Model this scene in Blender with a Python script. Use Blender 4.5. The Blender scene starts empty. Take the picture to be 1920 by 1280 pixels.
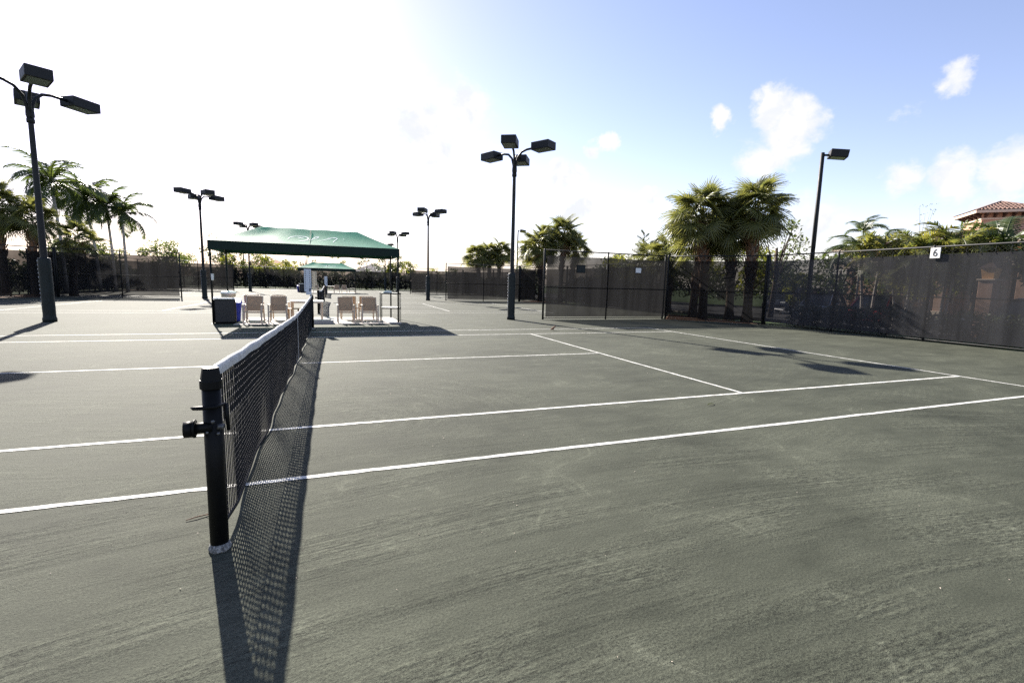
import bpy, math, random
from math import sin, cos, pi, radians as R
from mathutils import Vector as V, Matrix, Euler, Quaternion, noise as mnoise
random.seed(7)
sc = bpy.context.scene
col = sc.collection

# ------------------------------------------------------------------ camera
cam_d = bpy.data.cameras.new('camera'); cam = bpy.data.objects.new('camera', cam_d); col.objects.link(cam)
cam_d.sensor_width = 36.0; cam_d.lens = 16.486; cam_d.clip_start = 0.05; cam_d.clip_end = 3000
yaw, pitch, roll = 0.363582, 0.12321, 0.0246035
f = V((sin(yaw)*cos(pitch), cos(yaw)*cos(pitch), -sin(pitch)))
r = V((cos(yaw), -sin(yaw), 0)); u = r.cross(f)
r2 = cos(roll)*r + sin(roll)*u; u2 = -sin(roll)*r + cos(roll)*u
m = Matrix.Identity(4)
for i in range(3):
    m[i][0], m[i][1], m[i][2] = r2[i], u2[i], -f[i]
m.translation = V((0.6467, -3.8786, 1.5619))
cam.matrix_world = m
sc.camera = cam
sc.render.resolution_x, sc.render.resolution_y = 1024, 682

# ------------------------------------------------------------------ sky, sun, exposure
SUN_EL, SUN_AZ = R(30.8), R(-14.4)
SUNV = V((sin(SUN_AZ)*cos(SUN_EL), cos(SUN_AZ)*cos(SUN_EL), sin(SUN_EL)))
w = bpy.data.worlds.new('World'); sc.world = w; w.use_nodes = True
nt = w.node_tree; nt.nodes.clear()
def N(t, kind, **kw):
    n = t.nodes.new(kind)
    for k, v in kw.items():
        if k == 'ins':
            for kk, vv in v.items(): n.inputs[kk].default_value = vv
        else: setattr(n, k, v)
    return n
def math_(t, op, a, b=None, c=None, clamp=False):
    n = t.nodes.new('ShaderNodeMath'); n.operation = op; n.use_clamp = clamp
    for i, x in enumerate((a, b, c)):
        if x is None: continue
        if isinstance(x, (int, float)): n.inputs[i].default_value = x
        else: t.links.new(x, n.inputs[i])
    return n.outputs[0]
def vmath(t, op, a, b=None, scale=None):
    n = t.nodes.new('ShaderNodeVectorMath'); n.operation = op
    for i, x in enumerate((a, b)):
        if x is None: continue
        if isinstance(x, (tuple, list)): n.inputs[i].default_value = x
        else: t.links.new(x, n.inputs[i])
    if scale is not None: n.inputs['Scale'].default_value = scale
    return n.outputs['Value'] if op in ('DISTANCE', 'LENGTH', 'DOT_PRODUCT') else n.outputs['Vector']
def tnoise(t, vec, scale, detail=3, rough=.5, dist=0.0, dims='3D'):
    n = t.nodes.new('ShaderNodeTexNoise'); n.noise_dimensions = dims
    n.inputs['Scale'].default_value = scale; n.inputs['Detail'].default_value = detail
    n.inputs['Roughness'].default_value = rough; n.inputs['Distortion'].default_value = dist
    if vec is not None: t.links.new(vec, n.inputs['Vector'])
    return n
def smooth(t, x, a, b, to0=0.0, to1=1.0):
    n = t.nodes.new('ShaderNodeMapRange'); n.interpolation_type = 'SMOOTHSTEP'
    n.inputs['From Min'].default_value = a; n.inputs['From Max'].default_value = b
    n.inputs['To Min'].default_value = to0; n.inputs['To Max'].default_value = to1
    t.links.new(x, n.inputs['Value']); return n.outputs['Result']

sky = N(nt, 'ShaderNodeTexSky'); sky.sky_type = 'NISHITA'; sky.sun_disc = False
sky.sun_elevation = SUN_EL; sky.sun_rotation = SUN_AZ; sky.air_density = 1.0; sky.dust_density = 0.3; sky.ozone_density = 4.0
sky.altitude = 0
bg = N(nt, 'ShaderNodeBackground'); bg.inputs['Strength'].default_value = 0.075
wb = N(nt, 'ShaderNodeMix', data_type='RGBA', blend_type='MULTIPLY'); wb.inputs['Factor'].default_value = 1   # camera white balance of the sky
wb.inputs['B'].default_value = (1.42, 1.04, .95, 1)
nt.links.new(sky.outputs['Color'], wb.inputs['A']); nt.links.new(wb.outputs['Result'], bg.inputs['Color'])
tc = N(nt, 'ShaderNodeTexCoord'); d0 = tc.outputs['Generated']
wob = tnoise(nt, d0, 9, 6, .62)
off = vmath(nt, 'SCALE', vmath(nt, 'SUBTRACT', wob.outputs['Color'], (.5, .5, .5)), scale=0.10)
dd = vmath(nt, 'ADD', d0, off)
# cumulus clouds low over the horizon: (direction, angular radius, weight)
CL = [((.735,.625,.262),.075,1), ((.712,.632,.310),.055,1), ((.748,.618,.285),.06,1), ((.715,.655,.225),.07,.9), ((.653,.695,.301),.03,1),
      ((.505,.819,.277),.034,1), ((.485,.833,.262),.034,1), ((.469,.87,.155),.045,1), ((.45,.882,.14),.04,1), ((.455,.862,.215),.045,.9), ((.42,.882,.215),.05,.9),
      ((.878,.442,.182),.06,.9), ((.905,.39,.19),.055,.9), ((.845,.50,.18),.045,.8), ((.839,.45,.306),.035,.85), ((.908,.398,.132),.05,.95),
      ((.173,.944,.282),.15,.8), ((.24,.917,.318),.09,.8), ((.582,.796,.164),.028,.9), ((.825,.495,.272),.03,.5), ((.33,.92,.2),.09,.55), ((.63,.74,.12),.07,.7), ((.78,.6,.11),.09,.7),
      ((-.6,.7,.3),.12,.8), ((-.8,.4,.2),.1,.9), ((.9,-.3,.25),.1,1), ((.5,-.8,.3),.12,1), ((-.4,-.85,.35),.13,1), ((-.9,-.2,.3),.1,.9), ((0,-.95,.2),.08,.9), ((.3,-.5,.8),.12,.7), ((-.5,.1,.8),.13,.6)]
dens = None
for c, rad, wgt in CL:
    c = V(c).normalized()
    ds = vmath(nt, 'DISTANCE', dd, tuple(c))
    mr = N(nt, 'ShaderNodeMapRange'); mr.inputs['From Min'].default_value = rad*.92; mr.inputs['From Max'].default_value = 0
    mr.inputs['To Min'].default_value = 0; mr.inputs['To Max'].default_value = wgt
    nt.links.new(ds, mr.inputs['Value']); s_ = mr.outputs['Result']
    dens = s_ if dens is None else math_(nt, 'MAXIMUM', dens, s_)
det = tnoise(nt, vmath(nt, 'MULTIPLY', d0, (1, 1, 1.5)), 17, 9, .62, .3)
puff = math_(nt, 'ADD', dens, math_(nt, 'MULTIPLY', math_(nt, 'SUBTRACT', det.outputs['Fac'], .5), .95))
cl = math_(nt, 'MULTIPLY', smooth(nt, puff, .16, .62), smooth(nt, dens, .0, .12), clamp=True)
sepw = N(nt, 'ShaderNodeSeparateXYZ'); nt.links.new(d0, sepw.inputs[0])
low = smooth(nt, sepw.outputs['Z'], .14, -.02, 0, .85)                      # pale humid air low over the horizon
cl2 = math_(nt, 'MAXIMUM', cl, low)
det2 = tnoise(nt, vmath(nt, 'ADD', d0, (.0, .0, .012)), 26, 6, .6, .3)
shade = N(nt, 'ShaderNodeMix', data_type='RGBA'); shade.inputs['A'].default_value = (.86, .885, .93, 1); shade.inputs['B'].default_value = (1, .985, .96, 1)
nt.links.new(smooth(nt, math_(nt, 'ADD', det2.outputs['Fac'], math_(nt, 'MULTIPLY', cl, -.12)), .22, .52), shade.inputs['Factor'])
bgc = N(nt, 'ShaderNodeBackground'); bgc.inputs['Strength'].default_value = 0.33
nt.links.new(shade.outputs['Result'], bgc.inputs['Color'])
mxw = N(nt, 'ShaderNodeMixShader'); out = N(nt, 'ShaderNodeOutputWorld')
nt.links.new(cl2, mxw.inputs['Fac']); nt.links.new(bg.outputs[0], mxw.inputs[1]); nt.links.new(bgc.outputs[0], mxw.inputs[2])
nt.links.new(mxw.outputs[0], out.inputs['Surface'])

sd = bpy.data.lights.new('sun', 'SUN'); sun = bpy.data.objects.new('sun', sd); col.objects.link(sun)
sd.energy = 5.0; sd.angle = R(0.55); sd.color = (1, .93, .83)
sun.rotation_euler = (-SUNV).to_track_quat('-Z', 'Y').to_euler(); sun.location = (-20, 60, 40)
sc.view_settings.view_transform = 'Standard'; sc.view_settings.look = 'None'
sc.view_settings.exposure = 1.7; sc.view_settings.gamma = 1; sc.view_settings.use_curve_mapping = False
sc.render.engine = 'CYCLES'
sc.cycles.transparent_max_bounces = 24; sc.cycles.use_denoising = False; sc.cycles.max_bounces = 7

# ------------------------------------------------------------------ helpers
class MB:
    def __init__(s): s.v = []; s.f = []
    def add(s, vs, fs):
        b = len(s.v); s.v += [tuple(x) for x in vs]; s.f += [tuple(i+b for i in q) for q in fs]; return s
    def hexa(s, c):   # 8 corners: bottom ccw 0-3, top 4-7
        return s.add(c, [(3,2,1,0),(4,5,6,7),(0,1,5,4),(1,2,6,5),(2,3,7,6),(3,0,4,7)])
    def box(s, x0, x1, y0, y1, z0, z1):
        return s.hexa([(x0,y0,z0),(x1,y0,z0),(x1,y1,z0),(x0,y1,z0),(x0,y0,z1),(x1,y0,z1),(x1,y1,z1),(x0,y1,z1)])
    def cbox(s, x0, x1, y0, y1, z0, z1, c=.01):   # chamfered box
        X=[x0,x0+c,x1-c,x1];Y=[y0,y0+c,y1-c,y1];Z=[z0,z0+c,z1-c,z1]
        rings=[]
        for (zi,inn) in ((0,1),(1,0),(2,0),(3,1)):
            z=Z[zi]
            a,b=(X[1],X[2]) if inn else (X[0],X[3]); p,q=(Y[1],Y[2]) if inn else (Y[0],Y[3])
            cc = 0 if inn else c
            if inn: ring=[(a,p),(b,p),(b,p),(b,q),(b,q),(a,q),(a,q),(a,p)]
            else: ring=[(a+cc,p),(b-cc,p),(b,p+cc),(b,q-cc),(b-cc,q),(a+cc,q),(a,q-cc),(a,p+cc)]
            rings.append([(g[0],g[1],z) for g in ring])
        vs=[v for r_ in rings for v in r_]; fs=[]
        for k in range(3):
            for i in range(8):
                j=(i+1)%8; fs.append((k*8+i,k*8+j,k*8+8+j,k*8+8+i))
        fs.append((7,5,3,1)); fs.append((24+0,24+2,24+4,24+6))
        return s.add(vs,fs)
    def bar(s, p, q, wd, h=None, up=(0,0,1)):
        p=V(p);q=V(q);h=h or wd; d=(q-p).normalized(); up=V(up)
        if abs(d.dot(up))>.98: up=V((1,0,0)) if abs(d.x)<.9 else V((0,1,0))
        a=d.cross(up).normalized()*wd/2; b=a.cross(d).normalized()*h/2
        return s.hexa([p-a-b,p+a-b,q+a-b,q-a-b,p-a+b,p+a+b,q+a+b,q-a+b])
    def tube(s, pts, rad, n=8, cap=True):
        pts=[V(x) for x in pts]; k=len(pts)
        rads=rad if isinstance(rad,(list,tuple)) else [rad]*k
        b=len(s.v); prev=None
        for i,p in enumerate(pts):
            d=(pts[min(i+1,k-1)]-pts[max(i-1,0)]).normalized()
            if prev is None:
                a=d.cross(V((0,0,1)))
                if a.length<.1: a=d.cross(V((0,1,0)))
            else: a=prev-d*prev.dot(d)
            a.normalize(); prev=a; c=d.cross(a)
            for j in range(n):
                t=2*pi*j/n; s.v.append(tuple(p+(a*cos(t)+c*sin(t))*rads[i]))
        for i in range(k-1):
            for j in range(n):
                jj=(j+1)%n; s.f.append((b+i*n+j,b+i*n+jj,b+(i+1)*n+jj,b+(i+1)*n+j))
        if cap:
            s.f.append(tuple(b+j for j in range(n))[::-1]); s.f.append(tuple(b+(k-1)*n+j for j in range(n)))
        return s
    def lathe(s, prof, n=16, c=(0,0,0)):
        return s.tube([(c[0],c[1],c[2]+z) for _,z in prof],[max(x,1e-4) for x,_ in prof],n) if False else s._lathe(prof,n,c)
    def _lathe(s, prof, n, c):
        b=len(s.v)
        for x,z in prof:
            for j in range(n):
                t=2*pi*j/n; s.v.append((c[0]+x*cos(t),c[1]+x*sin(t),c[2]+z))
        for i in range(len(prof)-1):
            for j in range(n):
                jj=(j+1)%n; s.f.append((b+i*n+j,b+i*n+jj,b+(i+1)*n+jj,b+(i+1)*n+j))
        s.f.append(tuple(b+j for j in range(n))[::-1]); e=b+(len(prof)-1)*n; s.f.append(tuple(e+j for j in range(n)))
        return s
    def mesh(s, name, mat, sm=False):
        me=bpy.data.meshes.new(name); me.from_pydata(s.v,[],s.f); me.update()
        if mat: me.materials.append(mat)
        if sm: me.polygons.foreach_set('use_smooth',[True]*len(me.polygons))
        return me
    def build(s, name, mat, parent=None, sm=False, loc=None, kind=None):
        return link(name, s.mesh(name, mat, sm), parent, loc, kind)
def link(name, me, parent=None, loc=None, kind=None):
    o=bpy.data.objects.new(name, me); col.objects.link(o)
    if parent: o.parent=parent
    if loc: o.location=loc
    if kind: o['kind']=kind
    return o
def tag(o, label, cat, group=None):
    o['label']=label; o['category']=cat
    if group: o['group']=group
    return o
def thing(name, label, cat, loc=(0,0,0), rz=0, group=None):
    o=bpy.data.objects.new(name,None); col.objects.link(o); o.location=loc; o.rotation_euler=(0,0,rz)
    return tag(o,label,cat,group)
def dup(o, parent=None):
    c=o.copy(); col.objects.link(c); c.parent=parent
    for ch in list(o.children): dup(ch,c)
    return c
def dupt(o, loc, rz, label, group=None):
    c=dup(o); c.location=loc; c.rotation_euler=(0,0,rz); c['label']=label
    if group: c['group']=group
    return c

# ------------------------------------------------------------------ materials
def mat(name, c, rough=.7, metal=0, spec=.5, var=.0, vs=6, bump=0, bs=60, coat=0):
    m=bpy.data.materials.new(name); m.use_nodes=True; t=m.node_tree; b=t.nodes['Principled BSDF']
    b.inputs['Base Color'].default_value=(*c,1); b.inputs['Roughness'].default_value=rough
    b.inputs['Metallic'].default_value=metal; b.inputs['Specular IOR Level'].default_value=spec
    if coat: b.inputs['Coat Weight'].default_value=coat; b.inputs['Coat Roughness'].default_value=.08
    if var or bump:
        tcn=t.nodes.new('ShaderNodeTexCoord'); P=tcn.outputs['Object']
        if var:
            n1=tnoise(t,P,vs,6,.6); rm=t.nodes.new('ShaderNodeMix'); rm.data_type='RGBA'
            rm.inputs['A'].default_value=(*[x*(1-var) for x in c],1); rm.inputs['B'].default_value=(*[min(1,x*(1+var)) for x in c],1)
            t.links.new(smooth(t,n1.outputs['Fac'],.3,.7),rm.inputs['Factor']); t.links.new(rm.outputs['Result'],b.inputs['Base Color'])
            rr=math_(t,'MULTIPLY_ADD',n1.outputs['Fac'],.25,rough-.12,clamp=True); t.links.new(rr,b.inputs['Roughness'])
        if bump:
            n2=tnoise(t,P,bs,5,.6); bp=t.nodes.new('ShaderNodeBump'); bp.inputs['Strength'].default_value=bump; bp.inputs['Distance'].default_value=.01
            t.links.new(n2.outputs['Fac'],bp.inputs['Height']); t.links.new(bp.outputs['Normal'],b.inputs['Normal'])
    return m
def leafmat(name, c1, c2, trans=.45, rough=.45):
    m=bpy.data.materials.new(name); m.use_nodes=True; t=m.node_tree; t.nodes.clear()
    g=t.nodes.new('ShaderNodeNewGeometry'); oi=t.nodes.new('ShaderNodeObjectInfo')
    x=math_(t,'ADD',math_(t,'MULTIPLY',g.outputs['Random Per Island'],.65),math_(t,'MULTIPLY',oi.outputs['Random'],.35))
    mx=t.nodes.new('ShaderNodeMix'); mx.data_type='RGBA'; mx.inputs['A'].default_value=(*c1,1); mx.inputs['B'].default_value=(*c2,1)
    t.links.new(x,mx.inputs['Factor'])
    p=t.nodes.new('ShaderNodeBsdfPrincipled'); p.inputs['Roughness'].default_value=rough; t.links.new(mx.outputs['Result'],p.inputs['Base Color'])
    tr=t.nodes.new('ShaderNodeBsdfTranslucent'); hs=t.nodes.new('ShaderNodeHueSaturation'); hs.inputs['Hue'].default_value=.485; hs.inputs['Saturation'].default_value=1.15; hs.inputs['Value'].default_value=1.7
    t.links.new(mx.outputs['Result'],hs.inputs['Color']); t.links.new(hs.outputs['Color'],tr.inputs['Color'])
    ms=t.nodes.new('ShaderNodeMixShader'); ms.inputs['Fac'].default_value=trans
    o=t.nodes.new('ShaderNodeOutputMaterial'); t.links.new(p.outputs[0],ms.inputs[1]); t.links.new(tr.outputs[0],ms.inputs[2]); t.links.new(ms.outputs[0],o.inputs['Surface'])
    return m
def screenmat(name, c, opac, streak=.5):
    # woven windscreen: threads of grey polypropylene with open holes between them
    m=bpy.data.materials.new(name); m.use_nodes=True; t=m.node_tree; t.nodes.clear()
    g=t.nodes.new('ShaderNodeNewGeometry'); P=g.outputs['Position']
    st=tnoise(t,vmath(t,'MULTIPLY',P,(2.2,2.2,.12)),1.0,5,.65); bl=tnoise(t,P,.55,4,.6)
    dif=t.nodes.new('ShaderNodeBsdfDiffuse'); tr=t.nodes.new('ShaderNodeBsdfTranslucent'); tp=t.nodes.new('ShaderNodeBsdfTransparent')
    mx=t.nodes.new('ShaderNodeMix'); mx.data_type='RGBA'; mx.inputs['A'].default_value=(*[x*.78 for x in c],1); mx.inputs['B'].default_value=(*[x*1.3 for x in c],1)  # upright weave streaks, with sun sheen painted into the thread colour
    t.links.new(smooth(t,st.outputs['Fac'],.3,.72),mx.inputs['Factor'])
    t.links.new(mx.outputs['Result'],dif.inputs['Color']); t.links.new(mx.outputs['Result'],tr.inputs['Color'])
    a=t.nodes.new('ShaderNodeMixShader'); a.inputs['Fac'].default_value=.35; t.links.new(dif.outputs[0],a.inputs[1]); t.links.new(tr.outputs[0],a.inputs[2])
    b=t.nodes.new('ShaderNodeMixShader')
    t.links.new(smooth(t,bl.outputs['Fac'],.3,.7,opac-.06,opac+.05),b.inputs['Fac'])
    t.links.new(tp.outputs[0],b.inputs[1]); t.links.new(a.outputs[0],b.inputs[2])
    o=t.nodes.new('ShaderNodeOutputMaterial'); t.links.new(b.outputs[0],o.inputs['Surface'])
    return m
def claymat():
    m=bpy.data.materials.new('green_clay'); m.use_nodes=True; t=m.node_tree; b=t.nodes['Principled BSDF']
    g=t.nodes.new('ShaderNodeNewGeometry'); P=g.outputs['Position']
    sp=t.nodes.new('ShaderNodeSeparateXYZ'); t.links.new(P,sp.inputs[0])
    big=tnoise(t,P,.28,3,.55).outputs['Fac']; mid=tnoise(t,vmath(t,'MULTIPLY',P,(.9,1.7,1)),1.3,6,.62).outputs['Fac']
    fine=tnoise(t,P,75,4,.75).outputs['Fac']; grit=tnoise(t,P,260,2,.6).outputs['Fac']
    warp=tnoise(t,P,.25,1,.4)
    def streaks(cx,cy,k,an_k,detail=2):          # drag-broom marks: fine ridges that run in wide arcs
        q=vmath(t,'ADD',P,vmath(t,'SCALE',warp.outputs['Color'],scale=.55))
        q=vmath(t,'SUBTRACT',q,(cx,cy,0)); ln=vmath(t,'LENGTH',q)
        sx=t.nodes.new('ShaderNodeSeparateXYZ'); t.links.new(q,sx.inputs[0])
        an=math_(t,'ARCTAN2',sx.outputs['Y'],sx.outputs['X'])
        cb=t.nodes.new('ShaderNodeCombineXYZ'); t.links.new(math_(t,'MULTIPLY',ln,k),cb.inputs['X']); t.links.new(math_(t,'MULTIPLY',an,an_k),cb.inputs['Y'])
        return tnoise(t,cb.outputs[0],1.0,detail,.6).outputs['Fac']
    def mix(fa,a_,b_):
        n=t.nodes.new('ShaderNodeMix'); n.data_type='FLOAT'
        for k,x in (('Factor',fa),('A',a_),('B',b_)):
            if isinstance(x,(int,float)): n.inputs[k].default_value=x
            else: t.links.new(x,n.inputs[k])
        return n.outputs['Result']
    sA=streaks(3.4,-17.0,15.0,9.0); sA2=streaks(3.4,-17.0,2.6,9.0); sB=streaks(1.6,14.0,15.0,9.0); sC=streaks(1.0,1.9,11.0,2.2)
    gA=streaks(3.4,-17.0,62.0,230.0,3); gC=streaks(1.0,1.9,55.0,26.0,3)
    ey=smooth(t,math_(t,'ADD',sp.outputs['Y'],math_(t,'MULTIPLY',math_(t,'SUBTRACT',big,.5),4)),.9,-.6)     # broomed run-off strip outside the lines
    st=mix(ey,sB,sA)
    d2=vmath(t,'DISTANCE',P,(1.75,2.3,0)); mC=math_(t,'MULTIPLY',smooth(t,d2,2.0,.9),.9); st=mix(mC,st,sC)
    st=smooth(t,st,.32,.66)
    mk=smooth(t,mid,.38,.62)                                            # where the surface is loose and gritty
    band=smooth(t,sA2,.38,.62)
    amt=math_(t,'MULTIPLY',mix(ey,math_(t,'ADD',math_(t,'MULTIPLY',mk,.5),math_(t,'MULTIPLY',mC,.6)),math_(t,'ADD',math_(t,'MULTIPLY',band,.65),math_(t,'MULTIPLY',mk,.45))),1.0,clamp=True)
    ridge=math_(t,'MULTIPLY',st,amt)
    rough_=math_(t,'ADD',.46,math_(t,'MULTIPLY',math_(t,'ADD',math_(t,'MULTIPLY',amt,.6),math_(t,'MULTIPLY',ridge,.5)),1.0))
    cr=t.nodes.new('ShaderNodeValToRGB'); e=cr.color_ramp.elements
    e[0].position=.32; e[0].color=(.023,.0265,.0185,1); e[1].position=.70; e[1].color=(.076,.082,.060,1)
    scf=smooth(t,tnoise(t,vmath(t,'MULTIPLY',P,(1.0,.55,1)),2.1,5,.7).outputs['Fac'],.60,.74)          # dry dusty scuffs
    x=math_(t,'ADD',math_(t,'MULTIPLY',big,.35),math_(t,'MULTIPLY',mid,.65)); con=tnoise(t,P,.42,2,.5,.4).outputs['Fac']; con=math_(t,'ABSOLUTE',math_(t,'SUBTRACT',con,.5))
    trail=math_(t,'MULTIPLY',smooth(t,con,.0045,.0012),smooth(t,mid,.50,.60))           # thin pale shoe and ball trails
    x=math_(t,'ADD',x,math_(t,'ADD',math_(t,'MULTIPLY',scf,.20),math_(t,'MULTIPLY',trail,.13))); x=math_(t,'SUBTRACT',x,math_(t,'MULTIPLY',ridge,.07))
    t.links.new(x,cr.inputs['Fac'])
    el=mix(math_(t,'MULTIPLY',mC,.7),gA,gC); fine=mix(math_(t,'MULTIPLY',amt,.5),fine,el)
    gk=math_(t,'ADD',math_(t,'MULTIPLY',math_(t,'SUBTRACT',fine,.5),4.2),math_(t,'MULTIPLY',math_(t,'SUBTRACT',grit,.5),2.2))
    gk=math_(t,'ADD',1.0,math_(t,'MULTIPLY',gk,rough_)); gk=math_(t,'MINIMUM',math_(t,'MAXIMUM',gk,.28),1.75)
    colr=vmath(t,'MULTIPLY',cr.outputs['Color'],None); 
    t.links.new(gk,colr.node.inputs[1]); t.links.new(colr,b.inputs['Base Color'])
    b.inputs['Roughness'].default_value=.86; b.inputs['Specular IOR Level'].default_value=.17
    h=math_(t,'ADD',math_(t,'MULTIPLY',ridge,.16),math_(t,'MULTIPLY',math_(t,'ADD',math_(t,'MULTIPLY',fine,.8),math_(t,'MULTIPLY',grit,.25)),rough_))
    bp=t.nodes.new('ShaderNodeBump'); bp.inputs['Strength'].default_value=.9; bp.inputs['Distance'].default_value=.010
    t.links.new(h,bp.inputs['Height']); t.links.new(bp.outputs['Normal'],b.inputs['Normal'])
    return m
M=dict(
 clay=claymat(),
 line=mat('line_tape',(.50,.50,.465),.7,0,.3,.30,9,.5,90),
 grass=mat('lawn',(.055,.085,.03),.9,0,.2,.45,1.2,1,30),
 mulch=mat('pine_straw',(.12,.065,.04),.95,0,.1,.5,5,1,25),
 asphalt=mat('asphalt',(.075,.075,.078),.85,0,.3,.2,3,.5,80),
 concrete=mat('concrete',(.36,.33,.31),.8,0,.3,.1,3,.3,60),
 black=mat('black_paint',(.005,.0053,.0055),.5,0,.15,.2,20),
 blackm=mat('black_metal',(.010,.011,.012),.6,0,.3,.25,12),
 wornm=mat('worn_metal',(.12,.12,.12),.45,.6,.5,.6,60),
 pole=mat('dark_bronze_paint',(.011,.012,.014),.55,0,.3,.25,6),
 pad=mat('dark_vinyl_pad',(.011,.016,.016),.6,0,.3,.3,5,.5,12),
 cord=mat('black_net_cord',(.012,.012,.013),.7,0,.3),
 band=mat('white_vinyl_band',(.50,.51,.51),.5,0,.4,.12,9,.4,20),
 tape=mat('net_bottom_tape',(.045,.043,.042),.9,0,.1,.4,12),
 white=mat('white_paint',(.78,.78,.75),.5,0,.4,.06,6),
 scuff=mat('worn_white_base',(.22,.22,.21),.85,0,.3,.75,60,.8,60),
 lens=mat('lamp_glass',(.22,.24,.23),.2,0,.5),
 canopy=None,
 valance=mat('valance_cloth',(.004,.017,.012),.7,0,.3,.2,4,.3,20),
 sling=mat('tan_sling',(.41,.285,.185),.8,0,.2,.12,40),
 frame=mat('sand_frame',(.50,.405,.31),.45,0,.5,.06,8),
 wood=mat('teak',(.32,.19,.10),.6,0,.3,.3,9),
 blue=mat('blue_plastic',(.03,.05,.42),.4,0,.5,.1,5),
 tan=mat('tan_plastic',(.42,.37,.27),.55,0,.4,.1,5),
 binb=mat('black_resin',(.012,.012,.013),.5,0,.5,.2,14),
 boot=mat('palm_boot',(.16,.085,.05),.9,0,.2,.45,9,.9,30),
 trunk=mat('palm_trunk',(.17,.125,.095),.9,0,.2,.35,7,.9,25),
 gtrunk=mat('smooth_palm_trunk',(.46,.42,.38),.85,0,.2,.2,8,.5,18),
 bark=mat('bark',(.10,.075,.055),.95,0,.2,.35,10,1,30),
 stucco=mat('tan_stucco',(.42,.265,.19),.9,0,.2,.08,4,.4,90),
 trim=mat('cream_trim',(.58,.47,.37),.8,0,.3,.06,4),
 tile=mat('clay_roof_tile',(.165,.10,.08),.8,0,.3,.35,3),
 tile2=mat('grey_roof_tile',(.17,.15,.145),.85,0,.3,.25,3),
 tile3=mat('orange_roof_tile',(.42,.20,.10),.85,0,.3,.25,3),
 darkbr=mat('dark_timber',(.06,.035,.028),.7,0,.3,.2,8),
 glass=mat('dark_glass',(.01,.012,.014),.06,0,.7),
 tyre=mat('tyre_rubber',(.015,.015,.015),.85,0,.2),
 rim=mat('wheel_alloy',(.5,.5,.52),.3,1,.5),
 redl=mat('red_lens',(.45,.015,.012),.2,0,.6),
 headl=mat('clear_lens',(.75,.75,.75),.12,0,.7),
 card=mat('score_card_plastic',(.60,.64,.69),.5,0,.4,.06,20),
 cardb=mat('score_card_beige',(.50,.47,.41),.6,0,.4,.06,20),
 ink=mat('black_print',(.015,.015,.015),.6),
 logo=mat('white_print',(.82,.84,.80),.6),
 amber=mat('amber_glass',(.75,.42,.16),.25,0,.5),
 towel=mat('white_towel',(.75,.74,.70),.9,0,.1,.08,20,.5,60),
 twig=mat('dry_twig',(.22,.13,.08),.9),
 leafy=mat('yellow_leaf',(.24,.25,.05),.6,0,.3,.2,30),
 bird=mat('brown_feathers',(.17,.085,.05),.8,0,.2,.3,60),
 carsil=mat('silver_car_paint',(.42,.43,.45),.25,.7,.5,0,coat=.6),
 cardk=mat('dark_car_paint',(.02,.022,.027),.22,.2,.5,0,coat=.8),
 carbl=mat('blue_grey_car_paint',(.06,.075,.10),.22,.4,.5,0,coat=.8),
 carred=mat('maroon_car_paint',(.09,.012,.014),.22,.3,.5,0,coat=.8),
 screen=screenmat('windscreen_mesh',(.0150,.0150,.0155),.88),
 screenr=screenmat('windscreen_mesh_lit',(.054,.0535,.055),.865),  # paler copy of the mesh: grazing sunlight on the parking-lot fence put into its colour
 palmg=leafmat('sabal_leaf',(.058,.074,.026),(.165,.17,.055),.45,.4),
 palmy=leafmat('areca_leaf',(.075,.105,.032),(.185,.175,.05),.5),
 palmd=leafmat('feather_palm_leaf',(.030,.052,.018),(.085,.11,.030),.42,.4),
 leafd=leafmat('dark_foliage',(.028,.045,.016),(.07,.09,.03),.4),
 leafm=leafmat('mid_foliage',(.045,.07,.022),(.12,.14,.04),.45),
 leafyel=leafmat('yellow_green_foliage',(.09,.12,.025),(.20,.21,.05),.5),
 deadp=leafmat('dead_frond',(.16,.10,.055),(.25,.17,.09),.3,.8),
)
def canopymat():
    m=bpy.data.materials.new('green_canvas'); m.use_nodes=True; t=m.node_tree; t.nodes.clear()
    tcn=t.nodes.new('ShaderNodeTexCoord'); n=tnoise(t,tcn.outputs['Object'],2.2,5,.55)
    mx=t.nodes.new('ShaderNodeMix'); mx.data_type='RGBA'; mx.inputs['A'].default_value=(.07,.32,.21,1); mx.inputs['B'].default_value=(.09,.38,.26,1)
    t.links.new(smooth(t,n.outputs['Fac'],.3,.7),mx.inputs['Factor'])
    p=t.nodes.new('ShaderNodeBsdfPrincipled'); p.inputs['Roughness'].default_value=.6; p.inputs['Specular IOR Level'].default_value=.35; t.links.new(mx.outputs['Result'],p.inputs['Base Color'])
    wv=tnoise(t,tcn.outputs['Object'],140,2,.5); bp=t.nodes.new('ShaderNodeBump'); bp.inputs['Strength'].default_value=.15; bp.inputs['Distance'].default_value=.01
    t.links.new(wv.outputs['Fac'],bp.inputs['Height']); t.links.new(bp.outputs['Normal'],p.inputs['Normal'])
    tr=t.nodes.new('ShaderNodeBsdfTranslucent'); tr.inputs['Color'].default_value=(.16,.52,.36,1)
    ms=t.nodes.new('ShaderNodeMixShader'); ms.inputs['Fac'].default_value=.45
    o=t.nodes.new('ShaderNodeOutputMaterial'); t.links.new(p.outputs[0],ms.inputs[1]); t.links.new(tr.outputs[0],ms.inputs[2]); t.links.new(ms.outputs[0],o.inputs['Surface'])
    return m
M['canopy']=canopymat()

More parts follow.
